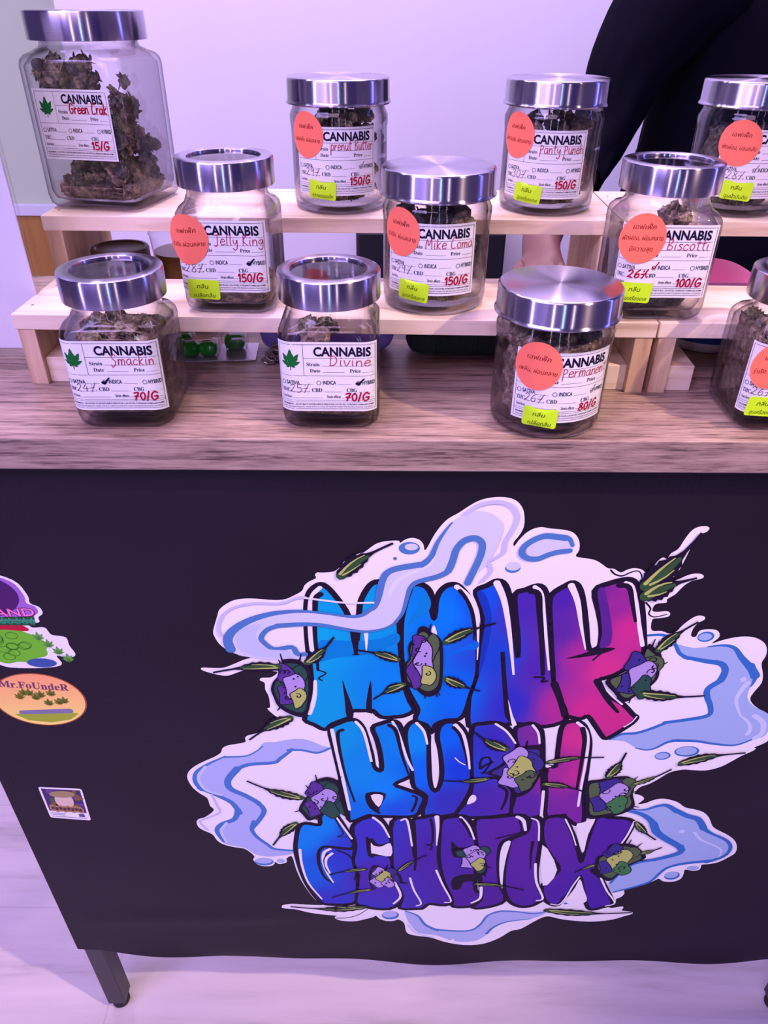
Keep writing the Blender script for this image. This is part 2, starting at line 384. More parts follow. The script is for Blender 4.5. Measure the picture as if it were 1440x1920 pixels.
SIL='-1537,2786 -1479,2964 -1451,3043 -1391,3106 -1303,3161 -1184,3180 -1068,3174 -953,3164 -858,3175 -774,3222 -707,3272 -681,3333 -638,3378 -579,3415 -585,3452 -565,3478 -519,3477 -428,3489 -376,3533 -340,3591 -312,3617 -284,3606 -232,3670 -199,3688 -165,3698 -87,3769 -43,3797 23,3815 117,3821 136,3798 161,3821 199,3843 243,3849 293,3830 327,3785 340,3723 367,3765 407,3868 457,3963 518,4043 600,4102 661,4154 742,4213 824,4245 919,4256 1004,4244 1066,4208 1110,4145 1132,4067 1138,3974 1116,3894 1072,3811 1080,3770 1112,3832 1159,3901 1219,3948 1282,3965 1349,3952 1437,3943 1482,3936 1542,3915 1590,3866 1617,3801 1623,3728 1605,3668 1676,3649 1761,3632 1827,3595 1895,3542 1950,3535 2011,3497 2065,3528 2121,3544 2184,3529 2226,3499 2266,3537 2297,3613 2335,3659 2373,3647 2396,3704 2444,3748 2471,3836 2507,3929 2554,3972 2621,3980 2651,3959 2635,3923 2594,3901 2560,3851 2541,3734 2522,3615 2499,3509 2451,3400 2518,3424 2591,3471 2647,3487 2702,3482 2729,3456 2709,3430 2642,3409 2583,3354 2531,3258 2471,3201 2473,3161 2384,3144 2369,3069 2416,3053 2501,3062 2535,3032 2522,2996 2444,2978 2392,2961 2412,2833 2502,2825 2586,2791 2641,2826 2676,2895 2734,2972 2787,3011 2845,3001 2855,2964 2809,2922 2781,2853 2782,2767 2829,2758 2844,2828 2915,2849 2994,2838 3033,2795 3037,2742 2991,2672 3065,2708 3158,2743 3268,2762 3375,2745 3469,2684 3516,2605 3532,2514 3520,2423 3576,2274 3596,2159 3563,2042 3550,1943 3619,1843 3799,1702 3870,1620 3929,1476 3909,1328 3869,1271 3799,1215 3818,1200 3800,1159 3707,1079 3618,976 3537,894 3404,834 3255,837 3150,843 3028,795 2957,711 2860,601 2767,539 2736,465 2730,415 2778,403 2832,366 2850,316 2804,234 2885,252 2952,304 3037,335 3133,318 3237,268 3334,180 3452,142 3558,91 3647,-14 3727,-174 3819,-255 3936,-336 4047,-447 4110,-574 4124,-703 4074,-791 3985,-896 3880,-942 3800,-958 3802,-1033 3779,-1079 3714,-1089 3625,-1065 3629,-1157 3620,-1266 3549,-1329 3430,-1331 3356,-1269 3321,-1300 3263,-1354 3169,-1397 2993,-1510 3002,-1607 2974,-1689 2921,-1740 2928,-1823 2845,-1908 2906,-1947 3024,-1912 3051,-1946 3041,-2007 3116,-2024 3183,-2047 3186,-2092 3103,-2144 2956,-2233 2729,-2282 2547,-2273 2361,-2240 2253,-2205 2127,-2157 2016,-2224 1816,-2462 1690,-2518 1546,-2700 1346,-2844 1100,-2875 847,-2807 645,-2697 425,-2643 325,-2561 293,-2343 219,-2244 150,-2278 65,-2279 -21,-2230 -73,-2148 -107,-2181 -210,-2232 -330,-2283 -451,-2285 -553,-2253 -602,-2187 -575,-2147 -634,-2131 -770,-2107 -937,-2060 -1086,-1997 -1203,-1982 -1260,-1957 -1240,-1902 -1129,-1875 -1012,-1884 -845,-1898 -735,-1890 -823,-1787 -897,-1616 -980,-1345 -1029,-1081 -1060,-827 -1126,-869 -1128,-940 -1173,-974 -1229,-983 -1266,-941 -1286,-998 -1344,-1033 -1439,-1023 -1498,-972 -1522,-887 -1501,-831 -1540,-748 -1610,-667 -1716,-640 -1834,-587 -1901,-507 -1940,-388 -2029,-311 -2081,-246 -2091,-157 -2060,-93 -1980,-54 -1868,72 -1901,157 -1913,291 -1982,373 -2047,479 -2079,606 -2073,697 -2034,777 -1959,855 -1851,933 -1745,1000 -1675,1065 -1646,1140 -1586,1183 -1488,1209 -1403,1238 -1399,1300 -1365,1342 -1281,1373 -1195,1436 -1136,1507 -1079,1548 -1041,1608 -1071,1647 -1136,1744 -1108,1764 -1104,1812 -1107,1926 -1132,2020 -1130,2112 -1172,2148 -1156,2181 -1105,2185 -1054,2195 -998,2267 -1148,2275 -1197,2283 -1298,2283 -1377,2252 -1469,2209 -1557,2218 -1653,2253 -1712,2288 -1696,2315 -1596,2310 -1495,2317 -1389,2370 -1296,2424 -1231,2454 -1339,2488 -1432,2543 -1496,2619 -1529,2703'
LETTERS={'M':'-542,3341 -614,3288 -653,3204 -671,3081 -682,2874 -683,2626 -680,2455 -674,2189 -682,1911 -723,1738 -771,1590 -681,1521 -584,1451 -507,1533 -366,1614 -329,1644 -304,1732 -159,1733 -113,1724 -94,1743 -15,1646 104,1647 209,1668 299,1747 257,1862 208,2050 178,2286 155,2548 137,2880 136,2992 86,3195 -19,3360 -88,3360 -146,3277 -194,3146 -208,3005 -230,2713 -251,2519 -277,2779 -326,3005 -376,3122 -426,3214 -486,3304',
'O':'256,3347 337,3340 391,3281 414,3197 424,3042 451,2947 465,3042 466,3151 490,3259 544,3334 612,3350 667,3305 730,3215 774,3092 822,2918 855,2722 878,2450 884,2256 864,2092 836,1943 810,1751 753,1623 621,1602 518,1531 497,1410 439,1531 330,1600 352,1747 295,1900 233,2068 197,2286 173,2548 167,2880 187,3071 224,3257',
'N':'807,3284 889,3337 976,3394 1043,3346 1092,3202 1145,2968 1222,2573 1249,2488 1228,2725 1170,3048 1149,3248 1227,3294 1325,3340 1382,3303 1427,3174 1487,2891 1543,2559 1608,2208 1639,2117 1715,1931 1791,1760 1811,1622 1625,1521 1368,1559 1291,1598 1221,1832 1177,2021 1098,2555 1132,2294 1171,2021 1224,1677 1275,1558 971,1535 866,1514 839,1905 864,2092 894,2292 892,2554 902,2886 883,3045 844,3170',
'K':'1469,3251 1566,3343 1628,3375 1686,3315 1741,3155 1807,2888 1879,2595 1977,2614 1982,2734 1956,2890 1900,3074 1832,3293 1926,3365 2063,3413 2138,3397 2199,3303 2262,3110 2339,2807 2395,2505 2317,2404 2172,2262 2033,2175 2169,1971 2327,1853 2469,1686 2501,1667 2475,1583 2372,1454 2276,1356 2232,1367 2125,1538 2025,1683 1948,1641 1803,1682 1811,1622 1791,1760 1715,1931 1632,2117 1602,2297 1555,2559 1499,2891 1462,3128',
'K2':'-524,1441 -441,1533 -306,1594 -221,1515 -170,1321 -110,982 -76,817 -5,795 -13,1048 -54,1302 -95,1476 -14,1537 92,1578 159,1528 202,1345 248,1093 304,809 285,696 124,557 277,454 446,337 423,155 362,-6 124,-21 -100,-11 -159,1 -355,-114 -379,123 -415,459 -460,869 -493,1151',
'U':'246,1479 304,1570 372,1540 436,1429 465,1265 480,878 510,561 573,433 625,562 635,790 599,1096 561,1328 568,1471 611,1552 689,1573 773,1513 844,1351 896,1120 934,837 953,565 918,353 844,135 777,23 466,-5 482,349 347,513 311,787 262,1093 236,1325',
'S':'901,1484 997,1546 1129,1561 1241,1497 1338,1335 1399,1146 1373,995 1413,615 1408,382 1423,91 1385,29 1092,-24 823,-2 924,257 964,519 918,1056',
'H1':'1333,1448 1398,1529 1481,1556 1555,1500 1611,1337 1710,572 1757,20 1444,29 1444,382 1394,1061',
'H2':'1794,1462 1819,1563 1845,1582 1927,1595 2008,1526 2075,1365 2111,1189 2143,799 2174,410 2230,104 2249,-121 2182,-148 2042,-3 2022,35 1836,-17 1784,385 1725,845 1819,879 1807,1171',
'G':'-977,-445 -940,-248 -867,-163 -703,-194 -688,-29 -625,59 -558,77 -488,-78 -404,-308 -340,-519 -318,-613 -340,-932 -297,-1219 -322,-1765 -424,-1861 -625,-1870 -741,-1833 -848,-1616 -937,-1285 -987,-910 -1000,-660',
'E1':'-335,-255 -250,-100 -100,-28 -40,-48 35,-200 98,-461 91,-541 -40,-583 -101,-516 -132,-463 -118,-817 -102,-789 55,-787 110,-871 138,-1215 190,-1452 251,-1666 229,-1822 96,-1967 -106,-1954 -207,-1907 -323,-1813 -281,-1219 -340,-932 -303,-599',
'N2':'117,-122 274,-57 331,-248 364,-647 393,-840 364,-379 349,-95 467,-43 614,-4 648,-245 659,-644 672,-921 757,-1356 877,-1752 800,-1880 597,-1850 517,-1947 467,-1963 231,-1950 259,-1666 138,-1215 116,-649',
'E2':'671,-92 794,-27 928,-18 1007,-190 1073,-478 1093,-639 1141,-1503 1214,-1594 1212,-1780 1104,-1908 902,-1910 877,-1752 757,-1356 677,-865 662,-376',
'T':'1046,-101 1242,-35 1498,12 1598,-19 1642,-210 1587,-327 1431,-447 1365,-555 1374,-914 1433,-1379 1535,-1761 1340,-1922 1148,-1940 1242,-1749 1218,-1441 1109,-639',
'I':'1675,-44 1748,-31 1800,-182 1820,-497 1841,-1052 1900,-1434 2003,-1709 1950,-1820 1859,-1900 1725,-1901 1595,-1776 1510,-1499 1467,-1055 1475,-581 1493,-447 1646,-313 1660,-107',
'X':'1810,-106 1894,-9 2029,-15 2085,-136 2185,-381 2276,-664 2361,-928 2366,-663 2391,-21 2516,-19 2708,-36 2805,-89 2815,-183 2768,-530 2698,-776 2606,-1015 2498,-1077 2625,-1230 2745,-1481 2884,-1823 2792,-1908 2661,-1971 2583,-1877 2469,-1484 2391,-1201 2345,-1405 2281,-1681 2264,-1675 2215,-1864 2121,-1849 2019,-1709 1973,-1403 2125,-1092 1998,-795 1859,-496'}
EXTRAS=[('M', 'f', 'blk', 0, 0, '-386,2164 -350,2008 -314,1857 -297,1722 -358,1643 -372,1895'),
('M', 'f', 'blk', 0, 0, '-115,2157 -144,2010 -166,1743 -114,1645 -106,1897'),
('M', 'f', 'wht', 0, 0, '-291,1687 -114,1689 -108,1476 -155,1465 -227,1595'),
('M', 's', 'blk', 17, 17, '-304,1732 -159,1733'),
('M', 'f', 'sh1', 0, 0, '-590,2660 -479,2686 -261,2680 -90,2698 -18,2715 127,2782 141,2666 -17,2563 -91,2520 -239,2484 -413,2466 -564,2412 -601,2412'),
('M', 's', 'wht', 41, 41, '-549,3311 -611,3235 -644,3112 -658,2874 -660,2676 -656,2558'),
('M', 's', 'wht', 41, 10, '-156,2788 -154,2680 -155,2554'),
('M', 's', 'wht', 34, 55, '-645,2144 -657,1968 -686,1816 -726,1689'),
('M', 's', 'blk', 55, 28, '-547,3236 -590,3190 -605,3034 -617,2793 -614,2541 -613,2297'),
('M', 's', 'blk', 17, 17, '-613,2297 -539,2253 -611,2189 -581,2157'),
('M', 'f', 'blk', 0, 0, '-301,2795 -217,2796 -233,2519 -153,2518 -252,2496 -338,2513 -270,2520'),
('O', 's', 'wht', 48, 10, '630,3332 748,3215 810,3076 846,2886 865,2638 873,2450'),
('O', 's', 'blk', 41, 14, '660,3287 727,3184 777,3045 810,2869 822,2705'),
('O', 'f', 'sh1', 0, 0, '339,3288 319,3166 265,3009 215,2881 256,2913 361,2994 415,3104 399,3212'),
('O', 'f', 'wht', 0, 0, '454,2883 433,2801 487,2765'),
('O', 'f', 'sh2', 0, 0, '597,2551 740,2620 857,2688 859,2587 720,2561 600,2500'),
('N', 's', 'wht', 62, 21, '972,3375 1045,3202 1103,2968 1166,2641 1230,2259'),
('N', 's', 'wht', 41, 21, '1303,3333 1371,3250 1429,2970 1493,2643 1555,2324'),
('N', 's', 'blk', 62, 41, '1274,3287 1342,3250 1378,3049 1436,2726 1506,2261'),
('N', 'f', 'sh3', 0, 0, '808,3261 872,3262 930,3124 968,2887 953,2554 904,2238 898,2638 902,2966'),
('N', 's', 'blk', 28, 28, '1435,2224 1524,2216 1506,2161 1555,2171'),
('N', 'f', 'wht', 0, 0, '1214,1908 1283,1677 1337,1534 1295,1522 1257,1677'),
('K', 's', 'wht', 62, 14, '1614,3350 1695,3171 1770,2888 1854,2595'),
('K', 's', 'wht', 28, 41, '2073,3389 2141,3350 2218,3142 2289,2892 2366,2649'),
('K', 's', 'wht', 21, 21, '2070,2156 2193,1991 2327,1853'),
('K', 's', 'wht', 14, 14, '2506,1677 2473,1593 2410,1519'),
('K', 's', 'blk', 55, 28, '2024,3357 2114,3334 2181,3142 2245,2943'),
('K', 'f', 'blk', 0, 0, '1690,2472 1837,2537 1980,2610 2129,2608 2018,2539 1844,2492'),
('K', 's', 'blk', 21, 14, '1947,2456 2005,2538 2064,2575'),
('K', 's', 'blk', 76, 34, '2033,2175 2180,1912 2306,1740'),
('K', 's', 'blk', 76, 55, '1630,2135 1718,1912 1789,1681'),
('K', 'f', 'sh4', 0, 0, '1849,3285 1904,3317 2019,2975 2068,2770 2064,2647 1979,2619 1971,2804 1911,3058'),
('K2', 's', 'wht', 41, 34, '-510,1442 -479,1151 -430,713 -362,99'),
('K2', 's', 'blk', 41, 21, '-403,1443 -452,1391 -445,1151 -394,713 -303,246'),
('K2', 's', 'wht', 34, 28, '-267,1565 -189,1404 -117,949'),
('K2', 's', 'wht', 28, 28, '98,1572 168,1366 250,1007 318,805'),
('K2', 's', 'blk', 48, 21, '66,1517 134,1427 201,1050 277,730'),
('K2', 'f', 'blk', 0, 0, '-178,402 39,393 -33,126 -18,27 -70,52 -158,174'),
('K2', 'f', 'wht', 0, 0, '-127,360 6,361 -40,151'),
('K2', 'f', 'wht', 0, 0, '-95,1260 -61,1090 -38,873 -69,895'),
('K2', 's', 'blk', 28, 34, '330,360 374,324 363,204 330,80'),
('U', 'f', 'wht', 0, 0, '493,1338 545,1223 585,945 595,677 577,503 546,561 516,878'),
('U', 's', 'wht', 34, 21, '338,1554 415,1429 456,1233'),
('U', 's', 'wht', 48, 21, '725,1529 815,1371 878,1099 916,833'),
('U', 's', 'blk', 41, 14, '707,1493 782,1371 855,1077 881,903'),
('U', 's', 'wht', 14, 14, '751,1016 801,947 864,899'),
('S', 's', 'wht', 28, 21, '1127,1551 1247,1437 1353,1256'),
('S', 's', 'blk', 48, 28, '1137,682 1252,660 1401,453 1430,238 1429,29'),
('S', 's', 'blk', 41, 28, '1256,545 1343,452 1345,285 1316,127'),
('S', 'f', 'wht', 0, 0, '930,214 948,330 981,385 1019,354 1022,282 984,234'),
('S', 's', 'blk', 34, 21, '1142,950 1064,883 1025,838 1027,992 1094,1025 1128,949 1095,839 1060,749'),
('H1', 's', 'wht', 28, 21, '1497,1536 1565,1419 1598,1258'),
('H2', 's', 'wht', 34, 28, '1936,1582 2039,1462 2089,1278 2118,916 2132,558 2154,194'),
('H2', 's', 'blk', 55, 28, '1999,1494 2050,1299 2074,915 2091,508'),
('H2', 'f', 'wht', 0, 0, '1654,1327 1740,1311 1763,1085 1747,999 1709,977 1696,1128'),
('H2', 's', 'wht', 34, 34, '1739,456 1758,192 1771,0'),
('H2', 'f', 'wht', 0, 0, '1704,906 1769,889 1723,862'),
('G', 's', 'wht', 34, 21, '-957,-674 -952,-995 -893,-1388 -746,-1745'),
('G', 's', 'wht', 21, 28, '-560,92 -468,-154 -349,-452'),
('G', 's', 'blk', 55, 28, '-318,-572 -366,-654 -551,-629 -675,-616 -742,-740 -746,-993 -693,-1253 -592,-1385'),
('G', 's', 'wht', 41, 21, '-607,-662 -680,-740 -696,-935 -657,-1164 -592,-1370'),
('G', 's', 'blk', 21, 14, '-571,-738 -642,-767 -687,-907 -663,-1106 -602,-1208'),
('G', 's', 'wht', 41, 21, '-587,-752 -653,-850 -666,-992 -625,-1164'),
('G', 's', 'blk', 28, 21, '-522,-683 -369,-820 -311,-1103 -331,-1308'),
('G', 's', 'blk', 21, 14, '-559,35 -485,-205 -444,-360 -514,-414 -407,-413'),
('E1', 's', 'wht', 34, 21, '-100,-43 -2,-175 83,-421'),
('E1', 'f', 'blk', 0, 0, '-185,-411 -101,-530 -9,-596 114,-514 118,-856 39,-793 -102,-783 -165,-790'),
('E1', 'f', 'wht', 0, 0, '-129,-530 -101,-583 -16,-610 96,-541 105,-801 -102,-747 -125,-734'),
('E1', 's', 'wht', 34, 28, '156,-1362 234,-1666 149,-1849'),
('N2', 's', 'wht', 28, 21, '214,-91 282,-100 347,-592'),
('N2', 's', 'wht', 55, 14, '609,-21 628,-246 631,-576'),
('N2', 's', 'wht', 28, 21, '341,-1271 396,-1541 493,-1835 435,-1900'),
('N2', 's', 'wht', 28, 21, '651,-1099 744,-1416 865,-1778 788,-1816'),
('N2', 's', 'blk', 34, 21, '543,-67 572,-246 577,-536 509,-564 579,-590 559,-672'),
('N2', 's', 'blk', 48, 28, '350,-120 379,-511 398,-868 392,-1095'),
('E2', 's', 'wht', 34, 21, '876,-26 977,-191 1059,-451'),
('E2', 's', 'blk', 41, 28, '879,-64 956,-217 1023,-412'),
('E2', 'f', 'blk', 0, 0, '798,-494 890,-614 1044,-599 1085,-531 1094,-860 997,-820 839,-807'),
('E2', 'f', 'blk', 0, 0, '864,-1251 1085,-1175 1136,-1322 1000,-1353 961,-1505 863,-1506'),
('T', 's', 'wht', 48, 34, '1508,-13 1583,-83 1626,-267'),
('T', 's', 'wht', 41, 28, '1217,-1471 1223,-1717 1123,-1829'),
('T', 's', 'blk', 28, 21, '1308,-435 1483,-354 1583,-288 1538,-83'),
('T', 'f', 'wht', 0, 0, '1481,-487 1402,-541 1384,-802 1417,-1201 1477,-1499 1459,-1142 1463,-773'),
('I', 's', 'wht', 21, 21, '1670,-39 1756,-119 1802,-470'),
('I', 's', 'wht', 34, 28, '1821,-952 1879,-1344 2003,-1709 1936,-1772'),
('I', 's', 'blk', 41, 14, '1736,-498 1745,-770 1774,-1052'),
('X', 'f', 'wht', 0, 0, '1855,-556 2097,-1083 1968,-1427'),
('X', 'f', 'wht', 0, 0, '2188,-189 2263,-107 2380,-5 2349,-352 2345,-721'),
('X', 'f', 'wht', 0, 0, '2400,-1279 2366,-1485 2295,-1780 2413,-1862 2559,-1777 2483,-1516'),
('X', 's', 'wht', 21, 14, '2049,-51 2156,-299 2244,-564'),
('X', 's', 'wht', 28, 21, '2825,-88 2798,-347 2754,-545'),
('X', 's', 'wht', 21, 21, '2386,-1226 2333,-1437 2285,-1706 2223,-1864 2121,-1849'),
('X', 's', 'wht', 28, 21, '2650,-1254 2774,-1545 2917,-1813 2816,-1891')]
SMOKES=[('mid', 'f', 'smA', 0, 0, '-1401,2595 -1411,2720 -1338,2836 -1185,2934 -988,3012 -785,3040 -609,3037 -315,2986 -196,3013 -101,3093 -66,3147 -19,3345 37,3493 138,3544 340,3582 393,3653 462,3848 552,4017 665,4103 770,4129 880,4091 964,4000 964,3879 932,3755 888,3614 869,3571 796,3499 725,3380 752,3484 808,3642 827,3754 780,3850 703,3857 620,3781 574,3626 546,3511 458,3452 289,3407 223,3317 192,3118 125,2928 18,2847 -90,2813 -198,2804 -378,2844 -556,2883 -735,2889 -915,2880 -1039,2822 -1108,2723 -1067,2640 -974,2581 -850,2599 -794,2514 -720,2506 -729,2454 -960,2432 -1181,2459 -1338,2493 -1379,2569'),
('mid', 's', 'smD', 97, 21, '-1402,2569 -1415,2687 -1354,2803 -1210,2918 -1025,2999 -845,3035 -667,3040 -491,3011'),
('mid', 's', 'smD', 21, 62, '-550,3027 -315,2986 -196,2998 -113,3069 -77,3101 -42,3209 -19,3360'),
('mid', 's', 'smD', 62, 62, '-37,3255 -8,3405 37,3493 138,3540 340,3582'),
('mid', 's', 'smD', 62, 14, '318,3574 393,3653 442,3807 502,3930 552,4013'),
('mid', 's', 'smD', 55, 48, '-720,2510 -794,2514 -838,2599 -999,2573 -1090,2656 -1108,2723 -1039,2822 -915,2875'),
('mid', 's', 'smD', 55, 21, '-952,2867 -735,2886 -556,2880 -378,2840 -198,2804 -90,2813 18,2847 125,2928'),
('mid', 's', 'smD', 28, 62, '89,2896 165,3024 202,3196 228,3317 289,3389 458,3449 546,3511 579,3626'),
('mid', 's', 'smD', 62, 62, '546,3511 579,3626 601,3739 661,3829 747,3857 808,3809 813,3712 788,3599 752,3484 719,3380'),
('mid', 's', 'smB', 41, 28, '654,4096 765,4187 912,4214 1022,4170 1076,4066 1046,3933 1003,3825 997,3714 919,3643 877,3614 908,3514 838,3396'),
('mid', 's', 'smB', 28, 28, '-1470,2737 -1482,2835 -1429,2980 -1311,3083 -1131,3131 -896,3133 -764,3196 -682,3204'),
('mid', 's', 'smC', 21, 21, '-688,3200 -486,3167 -311,3145 -89,3150'),
('mid', 'f', 'smB2', 0, 0, '-1321,2771 -1191,2870 -1095,2871 -1152,2772 -1138,2656 -1048,2572 -877,2556 -809,2471 -1008,2461 -1226,2502 -1329,2587'),
('mid', 's', 'smA2', 48, 21, '50,3255 107,3376 196,3465 363,3553 437,3668'),
('b1', 'f', 'smA', 0, 0, '1182,3743 1233,3826 1327,3868 1448,3862 1529,3835 1553,3746 1467,3731 1370,3703 1287,3660 1218,3673'),
('b1', 's', 'smD', 62, 48, '1492,3862 1425,3871 1325,3881 1232,3840 1163,3771 1148,3701 1198,3652 1288,3646 1372,3689 1446,3717 1544,3732'),
('b1', 's', 'smD', 48, 34, '1480,3869 1527,3849 1558,3787'),
('b2', 'e', 'smD', 0, 0, '212,3743 301,3744 214,3677'),
('b2', 'e', 'smA', 0, 0, '229,3757 284,3757 229,3722'),
('t1', 's', 'blk', 18, 10, '1925,3520 1967,3477 2030,3459 2084,3490 2139,3514 2183,3491 2219,3398'),
('t2', 's', 'blk', 18, 11, '2295,3159 2348,3094 2346,3031 2391,2995 2451,3003 2507,3026'),
('t3', 's', 'blk', 17, 11, '-577,-2203 -432,-2192 -294,-2118 -174,-1986'),
('b2', 'e', 'smD', 0, 0, '95,3634 112,3634 95,3616'),
('b2', 'e', 'smD', 0, 0, '1092,3537 1158,3537 1098,3486'),
('b2', 'e', 'smA', 0, 0, '1094,3559 1156,3559 1098,3512'),
('r', 'f', 'smE', 0, 0, '2666,2660 2731,2544 2824,2481 3002,2446 3140,2420 3217,2327 3199,2194 3108,2078 3130,1960 3200,1819 3203,1696 2997,1629 2797,1586 2676,1489 2548,1424 2409,1412 2296,1324 2459,1292 2593,1193 2701,1161 2795,1195 2891,1285 2997,1319 3171,1309 3368,1267 3589,1247 3736,1336 3837,1381 3865,1476 3864,1604 3793,1722 3606,1843 3517,1963 3506,2100 3516,2254 3425,2385 3311,2513 3202,2629 2957,2627 2831,2617'),
('r', 's', 'smF', 28, 41, '2393,2769 2513,2777 2597,2739 2668,2651 2731,2544 2824,2481'),
('r', 's', 'smF', 41, 76, '2781,2499 3002,2446 3141,2416 3207,2327 3199,2194'),
('r', 's', 'smF', 69, 41, '3212,2271 3199,2194 3108,2078 3130,1960 3197,1819 3203,1696 2997,1629 2797,1586'),
('r', 's', 'smF', 41, 34, '2824,1590 2676,1489 2548,1424 2409,1407 2303,1328'),
('r', 's', 'smF', 14, 90, '2969,2632 3106,2651 3218,2616 3316,2494 3449,2348 3509,2254'),
('r', 's', 'smF', 90, 14, '3425,2385 3509,2254 3516,2159 3506,2110'),
('r', 's', 'smF', 14, 41, '2586,1193 2701,1161 2795,1195 2891,1285 2997,1319'),
('r', 's', 'smF', 41, 21, '2942,1312 3171,1309 3368,1267 3589,1247 3736,1336'),
('r', 's', 'smC2', 55, 21, '3463,2158 3428,2041 3425,1902 3523,1695'),
('r', 's', 'smC2', 21, 48, '3523,1696 3615,1614 3673,1508 3669,1423'),
('r', 's', 'smC2', 55, 55, '3661,1697 3775,1594 3811,1445 3758,1358'),
('r', 'e', 'smC2', 0, 0, '3409,2206 3439,2206 3418,2173'),
('b3', 'e', 'smF', 0, 0, '2919,2756 2995,2756 2935,2692'),
('b3', 'e', 'smE', 0, 0, '2913,2755 2974,2756 2924,2710'),
('b3', 'e', 'smF', 0, 0, '2892,1068 2974,1068 2905,1004'),
('b3', 'e', 'smE', 0, 0, '2886,1068 2956,1068 2896,1020'),
('b3', 'e', 'smF', 0, 0, '3125,1142 3252,1143 3144,1058'),
('b3', 'e', 'smE', 0, 0, '3120,1149 3227,1150 3136,1081'),
('l', 'f', 'smE2', 0, 0, '-1648,1001 -1829,890 -1975,743 -2011,584 -1958,445 -1798,340 -1653,209 -1590,37 -1656,-89 -1818,-192 -1886,-322 -1830,-560 -1593,-653 -1481,-789 -1296,-829 -1049,-771 -1040,-702 -1253,-677 -1337,-569 -1447,-423 -1478,-266 -1371,-86 -1311,89 -1359,211 -1493,342 -1639,459 -1651,610 -1563,770 -1412,871 -1143,907 -1068,973 -975,1114 -838,1116 -675,1074 -548,1150 -628,1192 -761,1275 -895,1294 -1103,1240 -1213,1229 -1307,1090 -1425,1014'),
('l', 's', 'smG', 14, 28, '-1231,1176 -1307,1090 -1425,1014 -1649,994'),
('l', 's', 'smG', 21, 55, '-1634,1007 -1830,879 -1972,743 -2007,584 -1958,445'),
('l', 's', 'smG', 41, 69, '-1984,468 -1798,340 -1653,209 -1587,25'),
('l', 's', 'smG', 69, 48, '-1600,87 -1656,-89 -1818,-192 -1882,-322 -1826,-520'),
('l', 's', 'smG', 28, 34, '-541,1150 -675,1074 -838,1116 -975,1114'),
('l', 's', 'smG', 41, 55, '-933,1125 -1068,973 -1143,907 -1412,871 -1563,770'),
('l', 's', 'smG', 83, 62, '-1531,804 -1651,610 -1639,459 -1493,342 -1359,211'),
('l', 's', 'smG', 62, 55, '-1399,259 -1311,89 -1371,-86 -1478,-266'),
('l', 's', 'smG', 55, 34, '-1443,-138 -1481,-292 -1433,-436 -1337,-569 -1252,-671 -1040,-702'),
('l', 's', 'smC2', 34, 34, '-1864,834 -1959,653 -1915,445 -1753,352'),
('l', 's', 'smC2', 34, 34, '-1754,-166 -1833,-322 -1796,-533'),
('l', 's', 'smB', 28, 28, '-1855,351 -1820,158 -1805,35 -1952,-67 -2052,-144 -1982,-297'),
('b4', 'e', 'smG', 0, 0, '-1397,-937 -1286,-936 -1403,-1016'),
('b4', 'e', 'smE2', 0, 0, '-1401,-920 -1303,-919 -1407,-979'),
('b4', 'e', 'smE2', 0, 0, '-1197,-918 -1148,-917 -1201,-963'),
('q', 'f', 'smE', 0, 0, '2718,161 2892,142 3017,215 3122,229 3256,114 3383,37 3521,-15 3630,-202 3792,-338 3950,-448 4028,-589 4000,-763 3832,-883 3590,-915 3423,-992 3346,-1099 3256,-1317 3075,-1445 2851,-1544 2771,-1385 2795,-1322 2896,-1043 3037,-906 3238,-830 3436,-754 3479,-652 3420,-538 3266,-426 3118,-262 3015,-73 2878,58 2708,129'),
('q', 's', 'smF', 14, 69, '2720,148 2892,142 3018,210 3123,224 3256,114'),
('q', 's', 'smF', 62, 83, '3198,165 3383,37 3524,-28 3630,-202'),
('q', 's', 'smF', 83, 28, '3572,-94 3642,-215 3792,-338'),
('q', 's', 'smF', 34, 55, '3734,-297 3946,-434 4036,-589 4000,-763 3832,-883'),
('q', 's', 'smF', 55, 28, '3891,-852 3590,-915 3423,-992 3346,-1099 3256,-1317 3075,-1445 2854,-1560'),
('q', 's', 'smF', 41, 97, '2717,122 2878,58 3015,-73 3102,-262'),
('q', 's', 'smF', 97, 83, '3049,-126 3123,-289 3266,-426 3423,-552 3484,-637'),
('q', 's', 'smF', 83, 28, '3451,-566 3473,-695 3238,-830 3036,-897 2896,-1043 2783,-1353'),
('q', 's', 'smC2', 34, 21, '3547,-285 3652,-423 3826,-534 3941,-633 3951,-763'),
('q', 'e', 'smC2', 0, 0, '3398,-264 3433,-264 3406,-300'),
('b5', 'e', 'smF', 0, 0, '3498,-1199 3591,-1198 3518,-1289'),
('b5', 'e', 'smE', 0, 0, '3485,-1180 3566,-1180 3501,-1252'),
('b5', 'e', 'smE', 0, 0, '3708,-1028 3780,-1027 3719,-1074'),
('bt', 'f', 'smE2', 0, 0, '300,-2030 456,-2142 566,-2374 728,-2508 1146,-2521 1274,-2366 1358,-2132 1519,-2033 1723,-2046 2081,-2059 1913,-2225 1612,-2295 1452,-2432 1365,-2639 1217,-2782 952,-2785 734,-2647 486,-2580 376,-2376 321,-2210'),
('bt', 's', 'smG', 21, 48, '300,-2039 456,-2142 566,-2374 728,-2515'),
('bt', 's', 'smG', 41, 28, '657,-2475 868,-2521 1146,-2517 1274,-2366 1358,-2132 1519,-2033'),
('bt', 's', 'smG', 34, 21, '1421,-2076 1519,-2033 1723,-2046 1932,-2093 2095,-2042'),
('bt', 's', 'smG', 41, 14, '1378,-2587 1452,-2432 1612,-2295 1913,-2218'),
('bt', 's', 'smC2', 28, 21, '342,-2377 451,-2580 684,-2700'),
('b6', 'e', 'smG', 0, 0, '110,-2136 220,-2135 111,-2239'),
('b6', 'e', 'smE2', 0, 0, '101,-2113 196,-2112 102,-2192'),
